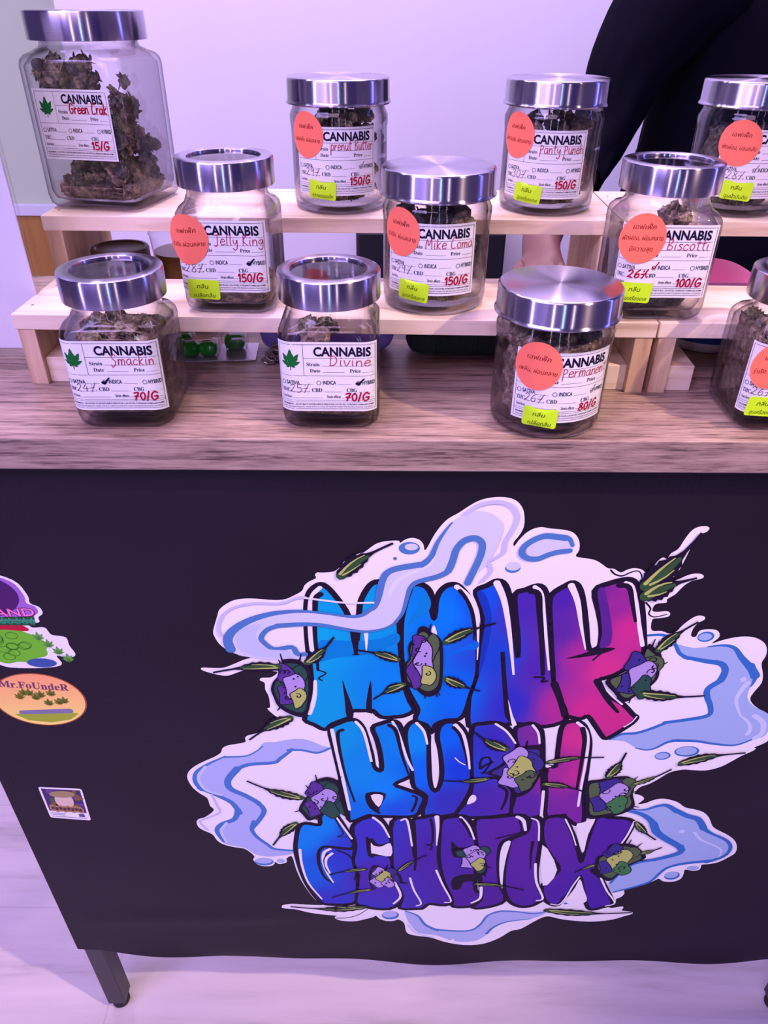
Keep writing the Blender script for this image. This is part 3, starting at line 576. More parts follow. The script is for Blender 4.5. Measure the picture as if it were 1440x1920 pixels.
('b6', 's', 'smG', 41, 14, '2305,-1846 2438,-1795 2526,-1678')]
BUDS=[('-923,2427 -799,2428 -740,2367 -693,2314 -692,2097 -709,1892 -751,1699 -820,1659 -934,1717 -1019,1813 -1049,1927 -1066,2039 -1032,2150 -962,2241 -946,2365', 'teal purple lilac yel'),
('318,2833 378,2850 428,2785 503,2719 533,2619 546,2465 553,2199 534,2052 461,1977 383,1995 316,2069 226,2123 204,2250 207,2392 243,2462 234,2582 250,2667 298,2701', 'olive purple lilac yel'),
('2411,2649 2470,2614 2554,2525 2564,2415 2587,2247 2544,2131 2456,2033 2369,1923 2299,1933 2226,2031 2118,2185 2248,2282 2400,2450', 'olive violet lilac teal'),
('-774,479 -725,596 -608,665 -510,632 -455,552 -446,364 -409,123 -398,-26 -528,97 -631,96 -725,-29 -817,-81 -872,19 -910,118 -858,265 -793,385', 'teal purple lilac teal'),
('1115,772 1243,907 1337,1082 1422,1189 1610,1212 1647,1084 1675,799 1647,686 1585,478 1452,382 1375,569 1234,705', 'violet lilac yel olive'),
('2181,607 2321,669 2492,719 2614,708 2686,563 2700,415 2754,213 2655,82 2508,28 2293,0 2228,310', 'olive violet lilac green'),
('2538,-807 2622,-719 2629,-574 2719,-531 2884,-543 3005,-657 3083,-802 2974,-921 2891,-1012 2835,-1166 2755,-1291 2637,-1199 2552,-1046', 'olive violet yel green'),
('-152,-1218 -103,-1014 -7,-1042 73,-1099 202,-1185 237,-1361 139,-1333 -7,-1364 -72,-1485 -121,-1486', 'violet lilac yel lilac'),
('847,-669 1047,-640 1089,-585 1159,-693 1200,-803 1247,-1000 1243,-1145 1149,-1175 1110,-860 996,-806 869,-779', 'teal lilac lilac yel')]
LEAVES=[('-942,2339 -1602,2262', 107), ('-727,2385 -447,2736', 97), ('-398,3431 76,3804', 124), ('157,2437 -248,2572', 90), ('542,2669 1001,2919', 104), ('577,2217 932,2037', 104), ('213,2123 -93,1907', 104), ('2217,3335 2594,3923', 191), ('2248,3240 2669,3448', 191), ('2503,2578 2802,2947', 109), ('2451,2023 3095,1993', 113), ('-887,1639 -1355,1286', 121), ('-852,301 -1449,612', 114), ('-948,-133 -1261,-582', 107), ('1289,1145 897,1454', 114), ('1145,677 654,636', 76), ('1684,950 2290,1051', 76), ('1700,600 2177,465', 83), ('2375,706 2504,1130', 113), ('2652,587 3030,863', 62), ('3067,947 3726,1141', 113), ('2834,-75 3138,-433', 80), ('3016,-715 3243,-582', 66), ('2537,-956 2312,-1125', 55), ('-173,-1922 -1148,-1917', 104), ('2037,-1978 3171,-2034', 117), ('-167,-1072 -634,-1193', 62), ('-105,-1516 -620,-1706', 55), ('185,-1127 524,-769', 62), ('1100,-1382 1750,-1520', 62)]
GRAD={'r1':[(-674, 2676, 0, 150, 228), (-667, 1816, 0, 140, 225), (-89, 3006, 0, 140, 228), (216, 1975, 0, 120, 240), (525, 3011, 0, 110, 245), (731, 1979, 0, 95, 240), (865, 3201, 15, 75, 230), (1095, 2486, 25, 60, 210), (1197, 3141, 70, 35, 175), (1260, 1832, 45, 40, 195), (1458, 2350, 75, 35, 175), (1577, 3267, 70, 30, 170), (1592, 2826, 85, 35, 165), (1703, 1836, 165, 40, 150), (1811, 2492, 160, 40, 150), (1803, 3299, 100, 35, 150), (2015, 3148, 140, 35, 150), (2215, 2831, 190, 40, 145), (2057, 2354, 200, 45, 145), (2001, 1761, 195, 40, 145), (2276, 1686, 190, 40, 140)],
'r2':[(-473, 1339, 0, 135, 225), (-210, 737, 0, 125, 235), (17, 463, 0, 120, 245), (340, 1263, 0, 125, 240), (468, 743, 0, 95, 245), (715, 1350, 0, 90, 240), (801, 836, 20, 55, 220), (718, 280, 50, 45, 190), (-219, -25, 0, 100, 230), (138, 29, 25, 75, 225), (992, 1269, 45, 45, 190), (1147, 1354, 55, 40, 185), (1068, 283, 70, 35, 170), (1515, 1439, 115, 40, 155), (1545, 190, 85, 35, 165), (1809, 845, 150, 40, 150), (1956, 1361, 195, 45, 145), (2075, 758, 180, 40, 150), (2117, 293, 115, 35, 160)],
'r3':[(-898, -444, 0, 115, 240), (-702, -181, 0, 120, 240), (-877, -1225, 15, 85, 225), (-478, -765, 45, 50, 205), (-775, -1833, 55, 45, 195), (-222, -332, 60, 45, 195), (-104, -1217, 75, 35, 175), (648, -754, 70, 32, 165), (1439, -528, 85, 32, 160), (1221, -1686, 75, 28, 155), (1773, -742, 85, 32, 160), (2493, -201, 75, 30, 165), (2545, -1672, 70, 28, 165), (2025, -310, 85, 32, 160)]}
STK = dict(oval=(-0.3346, 0.1852), round=(-0.3267, 0.3143), bud=(-0.3293, 0.2593), card=((-0.3715, 0.0482), (-0.3251, 0.0449), (-0.3272, -0.0127), (-0.3714, -0.0071)))


INK = dict(blk=(30, 17, 48), wht=(224, 201, 255), sh1=(0, 112, 216), sh2=(0, 92, 228), sh3=(22, 48, 185), sh4=(84, 32, 145),
           smA=(196, 181, 252), smA2=(206, 191, 255), smB=(186, 168, 238), smB2=(181, 171, 250), smC=(216, 196, 255), smD=(74, 106, 196),
           smE=(150, 156, 238), smE2=(164, 159, 242), smF=(52, 96, 202), smG=(70, 105, 202), smC2=(186, 179, 252),
           teal=(38, 68, 75), olive=(78, 88, 74), purple=(86, 46, 152), violet=(56, 42, 142), lilac=(166, 131, 226), yel=(168, 162, 110), green=(60, 105, 78), leafy=(48, 72, 54))
INK = {k: ink(*v) for k, v in INK.items()}
def P2(s): return [tuple(float(q)*1e-4 for q in t.split(',')) for t in s.split()]
EPS = 0.00007
class Print(MB):
    """flat print laid on the banner cloth; layer = how many ink layers up"""
    def lay(s, vf, layer, col):
        vs, fs = vf
        out = [(x, YB - bwave(x, z + 0.5) - 0.00012 - EPS*layer, z + 0.5) for x, z in vs]
        c = [INK[col]]*len(vs) if isinstance(col, str) else ([col]*len(vs) if isinstance(col, tuple) else col)
        return s.add(out, fs, 0, c)
def grad(pts, smp):
    out = []
    for x, z in pts:
        sw = 0; acc = [0, 0, 0]
        for sx, sz, r, g, b in smp:
            w_ = 1.0/(((x - sx)**2 + ((z - sz)*0.8)**2)**1.5 + 1e-9); sw += w_
            for k, q in enumerate((r, g, b)): acc[k] += w_*q
        out.append(ink(*[a/sw for a in acc]))
    return out
pr = Print(); pr.lay(fill2d(catmull(P2(SIL), True, 3), 0.012), 0, 'wht')
logo = pr.build('printed_logo', M['print'], ban); tag(logo, 'lilac white cloud-shaped ground of the logo')
ROW = {'M': 1, 'O': 1, 'N': 1, 'K': 1, 'K2': 2, 'U': 2, 'S': 2, 'H1': 2, 'H2': 2}
SMP = {r: [(a*1e-4, b*1e-4, c, d, e) for a, b, c, d, e in v] for r, v in GRAD.items()}
for key, s in LETTERS.items():
    row = ROW.get(key, 3); base = 3*row
    P = catmull(P2(s), True, 3); pr = Print()
    pr.lay(ribbon(P, 0.0072, closed=True), base - 1, 'blk')
    f = fill2d(P, 0.008); pr.lay(f, base, grad(f[0], SMP['r%d' % row]))
    pr.lay(ribbon(P, 0.0040, closed=True), base + 0.3, 'blk')
    for i, (k, kind, col, w0, w1, pts) in enumerate([e for e in EXTRAS if e[0] == key]):
        q = P2(pts); ly = base + 0.5 + 0.08*i
        if kind == 's': pr.lay(ribbon(catmull(q, False, 4), w0*1e-4, w1*1e-4), ly, col)
        else: pr.lay(fill2d(catmull(q, True, 3)), ly, col)
    pr.build('printed_letter', M['print'], logo)
parts = {}; bubbles = {}
for nm_, kind, col, w0, w1, pts in SMOKES:
    pr, n = parts.setdefault(nm_, [Print(), 0]); parts[nm_][1] += 1
    q = P2(pts); ly = (13 if nm_ in ('mid', 'q', 'b1') else 0.6) + 0.12*n
    if kind == 's': pr.lay(ribbon(catmull(q, False, 4), w0*1e-4, w1*1e-4), ly, col)
    elif kind == 'e':
        if col in ('smF', 'smG', 'smD') or nm_ in ('l', 'r', 'q'): pr = bubbles.setdefault((nm_, len(bubbles)), Print())
        else: pr = list(bubbles.values())[-1] if bubbles else pr
        pr.lay(fill2d(ellipse(q[0], abs(q[1][0] - q[0][0]), abs(q[2][1] - q[0][1]))), ly, col)
    else: pr.lay(fill2d(catmull(q, True, 3), 0.012), ly, col)
for k, (pr, n) in parts.items():
    if pr.v: pr.build('printed_smoke', M['print'], logo)
for pr in bubbles.values(): pr.build('printed_bubble', M['print'], logo)
rnd = random.Random(4)
for pts, cols in BUDS:
    P = catmull(P2(pts), True, 4); cx = sum(p[0] for p in P)/len(P); cz = sum(p[1] for p in P)/len(P)
    sx = (max(p[0] for p in P) - min(p[0] for p in P))/2; sz = (max(p[1] for p in P) - min(p[1] for p in P))/2
    c = cols.split(); pr = Print(); sc_ = lambda k: [(cx + (x - cx)*k, cz + (z - cz)*k) for x, z in P]
    pr.lay(fill2d(sc_(1.05)), 16, 'blk'); pr.lay(fill2d(sc_(0.88)), 16.3, c[0])
    for i, (dx, dz, r, ci) in enumerate(((-0.30, -0.30, 0.44, 1), (0.34, 0.34, 0.42, 0), (-0.22, 0.44, 0.40, 1), (0.10, 0.02, 0.48, 2), (0.30, -0.42, 0.36, 3))):
        ph = rnd.uniform(0, 6)
        bl = [(cx + sx*dx + sx*r*math.cos(t)*(1 + 0.25*math.sin(3*t + ph)), cz + sz*dz + sz*r*math.sin(t)*(1 + 0.25*math.sin(2*t + ph))) for t in [2*PI*k/26 for k in range(26)]]
        pr.lay(ribbon(bl + bl[:1], 0.0022), 16.5 + 0.2*i, 'blk'); pr.lay(fill2d(bl), 16.6 + 0.2*i, c[ci])
    for i in range(4):
        ox, oz = cx + sx*rnd.uniform(-0.55, 0.55), cz + sz*rnd.uniform(-0.6, 0.6); r0 = 0.16*min(sx, sz); ph = rnd.uniform(0, 6)
        sp = [(ox + r0*(0.25 + k/9)*math.cos(ph + k*0.55), oz + r0*(0.25 + k/9)*math.sin(ph + k*0.55)) for k in range(10)]
        pr.lay(ribbon(sp, 0.0016, 0.0010), 17.9, 'blk')
    for i in range(7):
        pr.lay(fill2d(ellipse((cx + sx*rnd.uniform(-0.6, 0.6), cz + sz*rnd.uniform(-0.6, 0.6)), 0.0011, 0.0013, 8)), 17.8, 'blk')
    for i in range(5):                                      # little hairs round the edge
        k = rnd.randrange(len(P)); x, z = P[k]; d = math.hypot(x - cx, z - cz)
        e_ = (x + (x - cx)/d*0.008, z + (z - cz)/d*0.008 + 0.002)
        pr.lay(ribbon([(x, z), e_], 0.0020, 0.0010), 16.1, 'blk')
    pr.build('printed_bud', M['print'], logo)
for pts, w_ in LEAVES:
    (bx, bz), (tx, tz) = P2(pts); w_ *= 1e-4*1.32
    dx, dz = tx - bx, tz - bz; ln = math.hypot(dx, dz); ux, uz = dx/ln, dz/ln
    bend = 0.05*ln*(1 if (bx*1000) % 2 < 1 else -1)
    def LP(s, h): 
        q = bend*math.sin(PI*s)
        return (bx + ux*ln*s - uz*(h + q), bz + uz*ln*s + ux*(h + q))
    up = []; dn = []
    for k in range(11):
        s = 0.02 + 0.058*k; h = w_*0.5*math.sin(PI*min(1, (s + 0.05)/0.72))**0.8*(1.07 if k % 2 else 0.85)
        up.append(LP(s, h)); dn.append(LP(s - 0.02, -h))
    tail = [LP(s, max(0.0011, 0.5*w_*0.36*(1.12 - s))) for s in (0.7, 0.85, 1.0)]; tail2 = [LP(s, -max(0.0011, 0.5*w_*0.36*(1.12 - s))) for s in (0.7, 0.85, 1.0)]
    out = up + tail + tail2[::-1] + dn[::-1]
    pr = Print(); pr.lay(fill2d(out), 18, 'blk')
    pr.lay(ribbon([LP(s, w_*0.16*math.sin(PI*s/0.72)) for s in (0.08, 0.2, 0.32, 0.44, 0.56)], w_*0.15, w_*0.05), 18.3, 'yel')
    pr.lay(ribbon([LP(s, -w_*0.24*math.sin(PI*s/0.72)) for s in (0.10, 0.2, 0.3, 0.42)], w_*0.10, w_*0.04), 18.3, 'yel')
    pr.lay(ribbon([LP(s, -w_*0.05) for s in (0.06, 0.2, 0.4, 0.58)], w_*0.46, w_*0.16), 18.2, 'leafy')
    pr.build('printed_leaf', M['print'], logo)

# ------------------------------------------------------------------ lettering
TXT = {}
def text2d(s, bold=0.0):
    if (s, bold) not in TXT:
        cu = bpy.data.curves.new('lettering', 'FONT'); cu.body = s; cu.offset = bold; cu.resolution_u = 3
        o = bpy.data.objects.new('lettering', cu); COL.objects.link(o)
        bpy.context.view_layer.update()
        me = o.evaluated_get(bpy.context.evaluated_depsgraph_get()).to_mesh()
        TXT[(s, bold)] = ([(v.co.x, v.co.y) for v in me.vertices], [tuple(p.vertices) for p in me.polygons])
        o.to_mesh_clear(); bpy.data.objects.remove(o); bpy.data.curves.remove(cu)
    return TXT[(s, bold)]
def put(s, x, y, h, width=None, bold=0.0, shear=0.0, serif=False, align='l', rot=0.0):
    """text with letters h high (capitals), at x, y; squeezed to width when asked"""
    if serif: s = ''.join(chr(0x1D400 + ord(c) - 65) if 'A' <= c <= 'Z' else chr(0x1D41A + ord(c) - 97) if 'a' <= c <= 'z' else c for c in s)
    vs, fs = text2d(s, bold); k = h/0.69
    x0 = min(v[0] for v in vs); x1 = max(v[0] for v in vs); kx = width/(x1 - x0) if width else k
    ox = -x0*kx - ({'l': 0, 'c': 0.5, 'r': 1}[align])*(x1 - x0)*kx
    ca, sa = math.cos(rot), math.sin(rot); o = []
    for a, b in vs:
        px, py = a*kx + ox + shear*b*k, b*k; o.append((x + px*ca - py*sa, y + px*sa + py*ca))
    return o, fs
GLY = {  # single-line handwriting: strokes on a grid, x-height 1
 'a': (1.1, ["9,9 5,10 1,7 1,2 4,0 8,3 9,9 9,3 11,0"]), 'b': (1.0, ["1,19 1,0 1,7 5,10 9,7 8,1 4,0 1,2"]), 'c': (1.0, ["9,8 5,10 1,6 2,1 6,0 9,2"]),
 'e': (1.0, ["1,5 9,6 8,9 4,10 1,6 2,1 6,0 10,2"]), 'g': (1.0, ["9,9 5,10 1,7 2,3 6,3 9,8 9,-4 5,-7 1,-4"]), 'h': (1.0, ["1,18 1,0 2,7 6,10 8,7 9,0"]),
 'i': (0.5, ["2,10 2,2 4,0", "2,14 3,14"]), 'k': (1.0, ["1,18 1,0", "8,11 2,5 9,0"]), 'l': (0.5, ["2,19 2,2 4,0"]), 'm': (1.5, ["1,10 1,0 2,8 5,10 7,7 7,0 8,8 11,10 13,7 13,0"]),
 'n': (1.0, ["1,10 1,0 2,7 6,10 8,7 9,0"]), 'o': (1.0, ["5,10 1,7 2,1 6,0 9,4 8,9 5,10"]), 'p': (1.0, ["1,10 1,-9 1,7 5,10 9,7 7,1 2,1"]), 'r': (0.8, ["1,10 1,0 1,5 4,9 7,9"]),
 's': (0.9, ["8,9 4,10 2,8 6,5 8,2 4,0 1,1"]), 't': (0.8, ["4,17 4,2 7,0", "0,11 8,12"]), 'u': (1.0, ["1,10 1,3 4,0 8,3 9,10 9,2 11,0"]), 'v': (0.9, ["0,10 4,0 9,10"]), 'y': (1.0, ["1,10 2,4 6,3 9,10 9,-4 5,-8 1,-5"]),
 'G': (1.3, ["11,15 6,18 1,12 1,4 5,0 10,3 11,8 6,8"]), 'C': (1.2, ["10,17 5,19 1,12 1,3 5,0 10,2"]), 'B': (1.2, ["2,18 2,0", "1,17 8,18 9,13 3,9 10,6 9,1 1,0"]), 'J': (1.1, ["2,17 10,18", "7,18 7,2 4,-2 0,0"]), 'K': (1.1, ["1,18 1,0", "9,18 1,8 10,0"]),
 'M': (1.6, ["0,0 3,16 7,5 12,17 14,0"]), 'S': (1.1, ["9,16 5,19 1,15 4,10 8,6 7,0 2,-4 0,0"]), 'D': (1.3, ["2,17 2,0", "0,18 7,17 11,10 8,2 1,0"]), 'P': (1.0, ["1,14 1,-6", "0,14 6,14 8,9 1,5"]),
 '0': (1.0, ["5,16 1,11 2,2 6,0 9,6 8,14 5,16"]), '1': (0.6, ["1,12 4,16 4,0"]), '2': (1.0, ["1,13 5,16 8,12 5,6 1,1 3,2 9,0"]), '3': (1.0, ["1,14 5,16 8,12 4,9 9,5 6,0 1,1"]), '4': (1.1, ["6,16 1,6 10,6", "7,10 7,0"]),
 '5': (1.0, ["8,16 2,16 2,9 7,10 9,4 5,0 1,1"]), '6': (1.0, ["8,16 3,11 1,4 4,0 8,3 7,8 2,6"]), '7': (1.0, ["1,15 9,16 5,7 3,0", "2,8 8,8"]), '8': (1.0, ["5,9 2,13 5,16 8,13 5,9 1,4 5,0 9,4 5,9"]), '9': (1.0, ["8,13 4,16 1,12 4,8 8,13 7,0"]),
 '%': (1.3, ["10,17 3,-1", "3,13 4,14", "11,1 12,2", "0,7 8,8"]), '/': (0.7, ["5,18 1,-1"]), ' ': (0.7, []), '.': (0.4, ["1,0 2,0"]), 'Y': (1.0, ["0,16 4,9 9,17", "4,9 4,0"]),
}
def hand(s, x, y, h, width=None, pen=0.0004, slant=0.0, jit=0.0, seed=1):
    """handwritten line: h = x-height; returns list of strokes (2-D meshes)"""
    r = random.Random(seed); tot = sum(GLY[c][0] for c in s) + 0.18*(len(s) - 1); k = h/10.0; kx = (width/(tot*10)) if width else k
    out = []; cx = 0.0
    for c in s:
        adv, st = GLY[c]; dy = r.uniform(-jit, jit)
        for q in st:
            p = [tuple(float(t) for t in z.split(',')) for z in q.split()]
            p = catmull(p, False, 4) if len(p) > 2 else p
            out.append(ribbon([(x + (cx*10 + a + slant*b)*kx, y + (b + dy)*k) for a, b in p], pen))
        cx += adv + 0.18
    return out
THAI = {}
def thai(s, x, y, h, width, rot=0.0): return put(s, x, y, h, width, 0.0, 0.15, align='c', rot=rot)
# ------------------------------------------------------------------ wooden display risers
def riser(x0, x1, y0, y1, ztop, rz, label, group, blocks, foot_left=True):
    """plank on two side panels; x, y measured from the left front corner"""
    root = tag(empty('display_riser', (x0, y0, TT), rz), label, 'riser', group)
    W_, D_, T_ = x1 - x0, y1 - y0, 0.0125
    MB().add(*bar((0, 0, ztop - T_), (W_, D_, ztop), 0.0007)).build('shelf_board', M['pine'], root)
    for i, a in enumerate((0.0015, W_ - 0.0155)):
        MB().add(*bar((a, 0.001, 0), (a + 0.014, D_ - 0.001, ztop - T_), 0.0006)).build('side_panel', M['pine_up_shaded'], root)
        b0 = a + 0.014 if i == 0 else a - 0.022
        if blocks: MB().add(*bar((b0, 0.006, 0), (b0 + 0.022, 0.006 + 0.070, 0.022), 0.001)).build('foot_block', M['pine'], root)
        for yy in (0.022, D_ - 0.022):
            MB().add(*lathe([(0.0012, ztop - 0.0002), (0.0012, ztop + 0.0001), (0, ztop + 0.0001)], 12), mx=Matrix.Translation((a + 0.007, yy, 0))).build('nail_head', M['nail'], root)
    return root
M['nail'] = plain('dull_nail_steel', (0.12, 0.10, 0.09), 0.5, 0.6)
YAW = math.radians(-1.2)
riser(-0.2950, 0.2125, 0.0915, 0.186, 0.060, YAW, 'long low pine riser with square jars, left end beside the white sign', 'low front risers', True)
riser(0.2140, 0.7215, 0.0812, 0.1757, 0.060, YAW, 'low pine riser continuing to the right edge, beneath the pink tray', 'low front risers', True)
riser(-0.3000, 0.2035, 0.1985, 0.318, 0.1095, math.radians(-0.6), 'tall back pine riser holding the big square jar at its left end', 'tall back risers', False)
riser(0.2050, 0.7085, 0.1930, 0.3125, 0.1095, math.radians(-0.6), 'tall back pine riser at right, under the cut-off jar in front of the person', 'tall back risers', False)

# ------------------------------------------------------------------ jar labels
LW, LH = 0.0735, 0.053
def leaf7(cx, cy, s):
    """seven-finger leaf, s = height"""
    out = []
    for ang, ln in ((0, 1.0), (34, 0.86), (-34, 0.86), (68, 0.62), (-68, 0.62), (112, 0.30), (-112, 0.30)):
        a = math.radians(90 - ang); ux, uy = math.cos(a), math.sin(a); ln *= s*0.68; w_ = ln*0.17 + s*0.012
        up = []; dn = []
        for k in range(9):
            t = k/8; h = w_*math.sin(PI*min(1, t*0.92 + 0.06))*(1.14 if k % 2 else 0.86)
            up.append((cx + ux*ln*t - uy*h, cy + uy*ln*t + ux*h)); dn.append((cx + ux*ln*t + uy*h, cy + uy*ln*t - ux*h))
        out.append(fill2d(dn + [(cx + ux*ln*1.03, cy + uy*ln*1.03)] + up[::-1]))
    out.append(ribbon([(cx, cy), (cx, cy - s*0.20)], s*0.03)); return out
def hline(x0, x1, y, t=0.00022):
    n = max(2, int((x1 - x0)/0.004) + 1)
    return ribbon([(x0 + (x1 - x0)*k/(n - 1), y) for k in range(n)], t, cap=0)
def label_print():
    """the printed form: list of 2-D meshes; x from -LW/2, y from 0 (bottom) to LH"""
    X = lambda f: (f - 0.5)*LW
    Y = lambda f: (1 - f)*LH
    o = []
    for y in (0.035, 0.965): o.append(hline(X(0.025), X(0.975), Y(y), 0.0003))
    for x in (0.025, 0.975): o.append(ribbon([(X(x), Y(0.035)), (X(x), Y(0.965))], 0.0003, cap=0))
    o.append(ribbon([(X(0.275), Y(0.035)), (X(0.275), Y(0.475))], 0.00025, cap=0))
    for x0, x1, y in ((0.275, 0.975, 0.225), (0.025, 0.975, 0.475), (0.025, 0.975, 0.835), (0.025, 0.975, 0.86)): o.append(hline(X(x0), X(x1), Y(y)))
    for x0, x1, y in ((0.45, 0.95, 0.335), (0.46, 0.67, 0.425), (0.84, 0.955, 0.425), (0.235, 0.36, 0.60), (0.60, 0.735, 0.60), (0.12, 0.32, 0.71), (0.46, 0.64, 0.71), (0.80, 0.96, 0.71), (0.15, 0.45, 0.80), (0.635, 0.96, 0.80)): o.append(hline(X(x0), X(x1), Y(y), 0.00018))
    o.append(put('CANNABIS', X(0.375), Y(0.192), 0.00635, width=0.55*LW, bold=0.034))
    for t, x, y, h, wd in (('Strain', 0.305, 0.335, 0.0026, 0.125), ('Date', 0.335, 0.425, 0.0026, 0.10), ('Price', 0.72, 0.425, 0.0026, 0.105), ('THC', 0.045, 0.71, 0.0029, 0.085), ('CBD', 0.345, 0.71, 0.0029, 0.10), ('CBG', 0.685, 0.71, 0.0029, 0.10)):
        o.append(put(t, X(x), Y(y), h, width=wd*LW, serif=True))
    for t, x in (('SATIVA', 0.10), ('INDICA', 0.455), ('HYBRID', 0.84)):
        o.append(put(t, X(x), Y(0.60), 0.0029, width=0.128*LW, bold=0.016))
    for x in (0.065, 0.415, 0.805): o.append(ribbon(ellipse((X(x), Y(0.578)), 0.0015, 0.0015, 20), 0.00033, closed=True))
    o.append(put('Strain flavors', X(0.05), Y(0.80), 0.0022, width=0.095*LW, bold=0.01)); o.append(put('Strain effects', X(0.49), Y(0.80), 0.0022, width=0.135*LW, bold=0.01))
    o.append(put('REQUIREMENTS: 1. DO NOT SELL TO ANYONE UNDER 20 YEARS OF AGE. 2. DO NOT SELL TO PREGNANT WOMEN AND WOMEN', X(0.045), Y(0.905), 0.00115, width=0.91*LW, bold=0.02))
    o.append(put('WHO ARE BREASTFEEDING. PLEASE SHOW ID CARD OR PASSPORTS EVERYTIME BEFORE RECEIVING THE SERVICE.', X(0.045), Y(0.943), 0.00105, width=0.91*LW))
    return o
FORM = label_print(); LEAFMARK = leaf7((0.150 - 0.5)*LW, (1 - 0.33)*LH, 0.0175)
BLK, GRN, PEN, CRIM, DRK = ink(24, 16, 48), ink(22, 88, 48), ink(160, 30, 66), ink(158, 8, 48), ink(95, 30, 50)

class Wrap(MB):
    """2-D shapes laid on a jar's surface map f(u, z, off)"""
    def lay(s, shapes, f, off, col, du=0.0, dz=0.0):
        for i, (vs, fs) in enumerate(shapes if isinstance(shapes, list) else [shapes]):
            s.add([f(x + du, y + dz, off + 3e-6*i) for x, y in vs], fs, 0, col)
        return s
def round_map(R, a0=0.0):
    def f(u, z, off):
        a = u/R + a0; return ((R + off)*math.sin(a), -(R + off)*math.cos(a), z)
    return f
def square_map(h, rc, lim=90):
    def f(u, z, off):
        sg = 1 if u >= 0 else -1; u = abs(u); hf = h - rc; mx_ = math.radians(lim)
        if u <= hf: return (sg*u, -h - off, z)
        a = (u - hf)/rc; ex = max(0.0, a - mx_)*rc; a = min(a, mx_)
        x = hf + (rc + off)*math.sin(a) + ex*math.cos(a); y = -hf - (rc + off)*math.cos(a) + ex*math.sin(a)
        return (sg*x, y, z)
    return f
def flat_map(h):
    return lambda u, z, off: (u, -h - off, z)
def panel(wd, ht, nx=24, nz=3):
    vs = [(-wd/2 + wd*i/nx, ht*j/nz) for j in range(nz + 1) for i in range(nx + 1)]
    return vs, [(j*(nx + 1) + i, j*(nx + 1) + i + 1, (j + 1)*(nx + 1) + i + 1, (j + 1)*(nx + 1) + i) for j in range(nz) for i in range(nx)]
def disc(rx, rz): return fill2d(ellipse((0, 0), rx, rz, 48), 0.003)
def card(wd, ht, r=0.0018, rot=0.0):
    p = []
    for cx, cy, a0 in ((wd/2 - r, ht/2 - r, 0), (-wd/2 + r, ht/2 - r, 90), (-wd/2 + r, -ht/2 + r, 180), (wd/2 - r, -ht/2 + r, 270)):
        p += [(cx + r*math.cos(math.radians(a0 + q)), cy + r*math.sin(math.radians(a0 + q))) for q in (0, 30, 60, 90)]
    ca, sa = math.cos(rot), math.sin(rot)
    return fill2d([(x*ca - y*sa, x*sa + y*ca) for x, y in p], 0.003)

# ------------------------------------------------------------------ jar glass and lids
def rsq(levels, n=12):
    """stack of rounded squares (half width, corner radius, height)"""
    vs = []; fs = []; m = 4*n
    for h, rc, z in levels:
        for c, (sx, sy) in enumerate(((1, -1), (1, 1), (-1, 1), (-1, -1))):
            for k in range(n):
                a = -PI/2 + c*PI/2 + (PI/2)*k/(n - 1)
                vs.append((sx*(h - rc) + rc*math.cos(a), sy*(h - rc) + rc*math.sin(a), z))
    for i in range(len(levels) - 1):
        for k in range(m):
            k2 = (k + 1) % m; fs.append((i*m + k, i*m + k2, (i + 1)*m + k2, (i + 1)*m + k))
    return vs, fs, m
def square_glass(h, rc, zs, rn, zn):
    b = MB(); e = h - 0.0005
    out = [(0.0, 0.0, 0.0), (h - 0.008, rc - 0.001, 0.0), (h - 0.0035, rc, 0.0012), (h - 0.001, rc, 0.0045), (h, rc, 0.011), (h, rc, zs), (h - 0.0006, rc + 0.001, zs + 0.004), (h - 0.0025, rc + 0.004, zs + 0.0075), (h - 0.0048, min(rc + 0.011, h - 0.006), zs + 0.0095)]
    out += [(rn + 0.0012, rn + 0.0012, zs + 0.0125), (rn, rn, zs + 0.0145), (rn, rn, zn)]
    vs, fs, m = rsq(out); b.add(vs, fs)
    inn = [(0.0, 0.0, 0.006), (h - 0.010, rc - 0.002, 0.0058), (h - 0.005, rc - 0.001, 0.008), (h - 0.003, rc - 0.001, 0.014), (h - 0.0028, rc - 0.001, zs), (h - 0.006, rc + 0.005, zs + 0.007), (rn - 0.002, rn - 0.002, zs + 0.0115), (rn - 0.0022, rn - 0.0022, zn)]
    vs, fs, m = rsq(inn); b.add(vs, [tuple(reversed(f)) for f in fs]); return b
def round_glass():
    b = MB()
    b.add(*lathe([(0, 0.0008), (0.034, 0.0008), (0.036, 0), (0.0396, 0.0012), (0.0411, 0.0045), (0.0416, 0.011), (0.0418, 0.064), (0.0424, 0.0695), (0.0424, 0.0745), (0.0408, 0.078), (0.0396, 0.0805), (0.0392, 0.0880)], 72))
    vs, fs = lathe([(0, 0.0055), (0.035, 0.0055), (0.0380, 0.0075), (0.0390, 0.012), (0.0392, 0.066), (0.0398, 0.072), (0.0382, 0.077), (0.0370, 0.081), (0.0370, 0.088)], 72)
    b.add(vs, [tuple(reversed(f)) for f in fs]); return b
def ring_lid(R, z0, z1, ri):
    p = [(R - 0.0022, z0 + 0.0020), (R - 0.0020, z0), (R - 0.0002, z0 + 0.0001), (R, z0 + 0.0008), (R, z1 - 0.0012), (R - 0.0004, z1 - 0.0004), (R - 0.0012, z1)]
    p += [(ri + 0.0012, z1 + 0.0002), (ri + 0.0003, z1 - 0.0002), (ri, z1 - 0.0010), (ri, z1 - 0.0030), (ri + 0.003, z1 - 0.0032)]
    return p
ROUND_LID = [(0.0395, 0.0850), (0.0400, 0.0838), (0.0440, 0.0832), (0.0450, 0.0838), (0.0451, 0.0846), (0.0443, 0.0856), (0.0438, 0.0868), (0.0436, 0.1012), (0.0432, 0.1022), (0.0424, 0.1029), (0.0414, 0.1031), (0.0200, 0.1032), (0.0, 0.1032)]
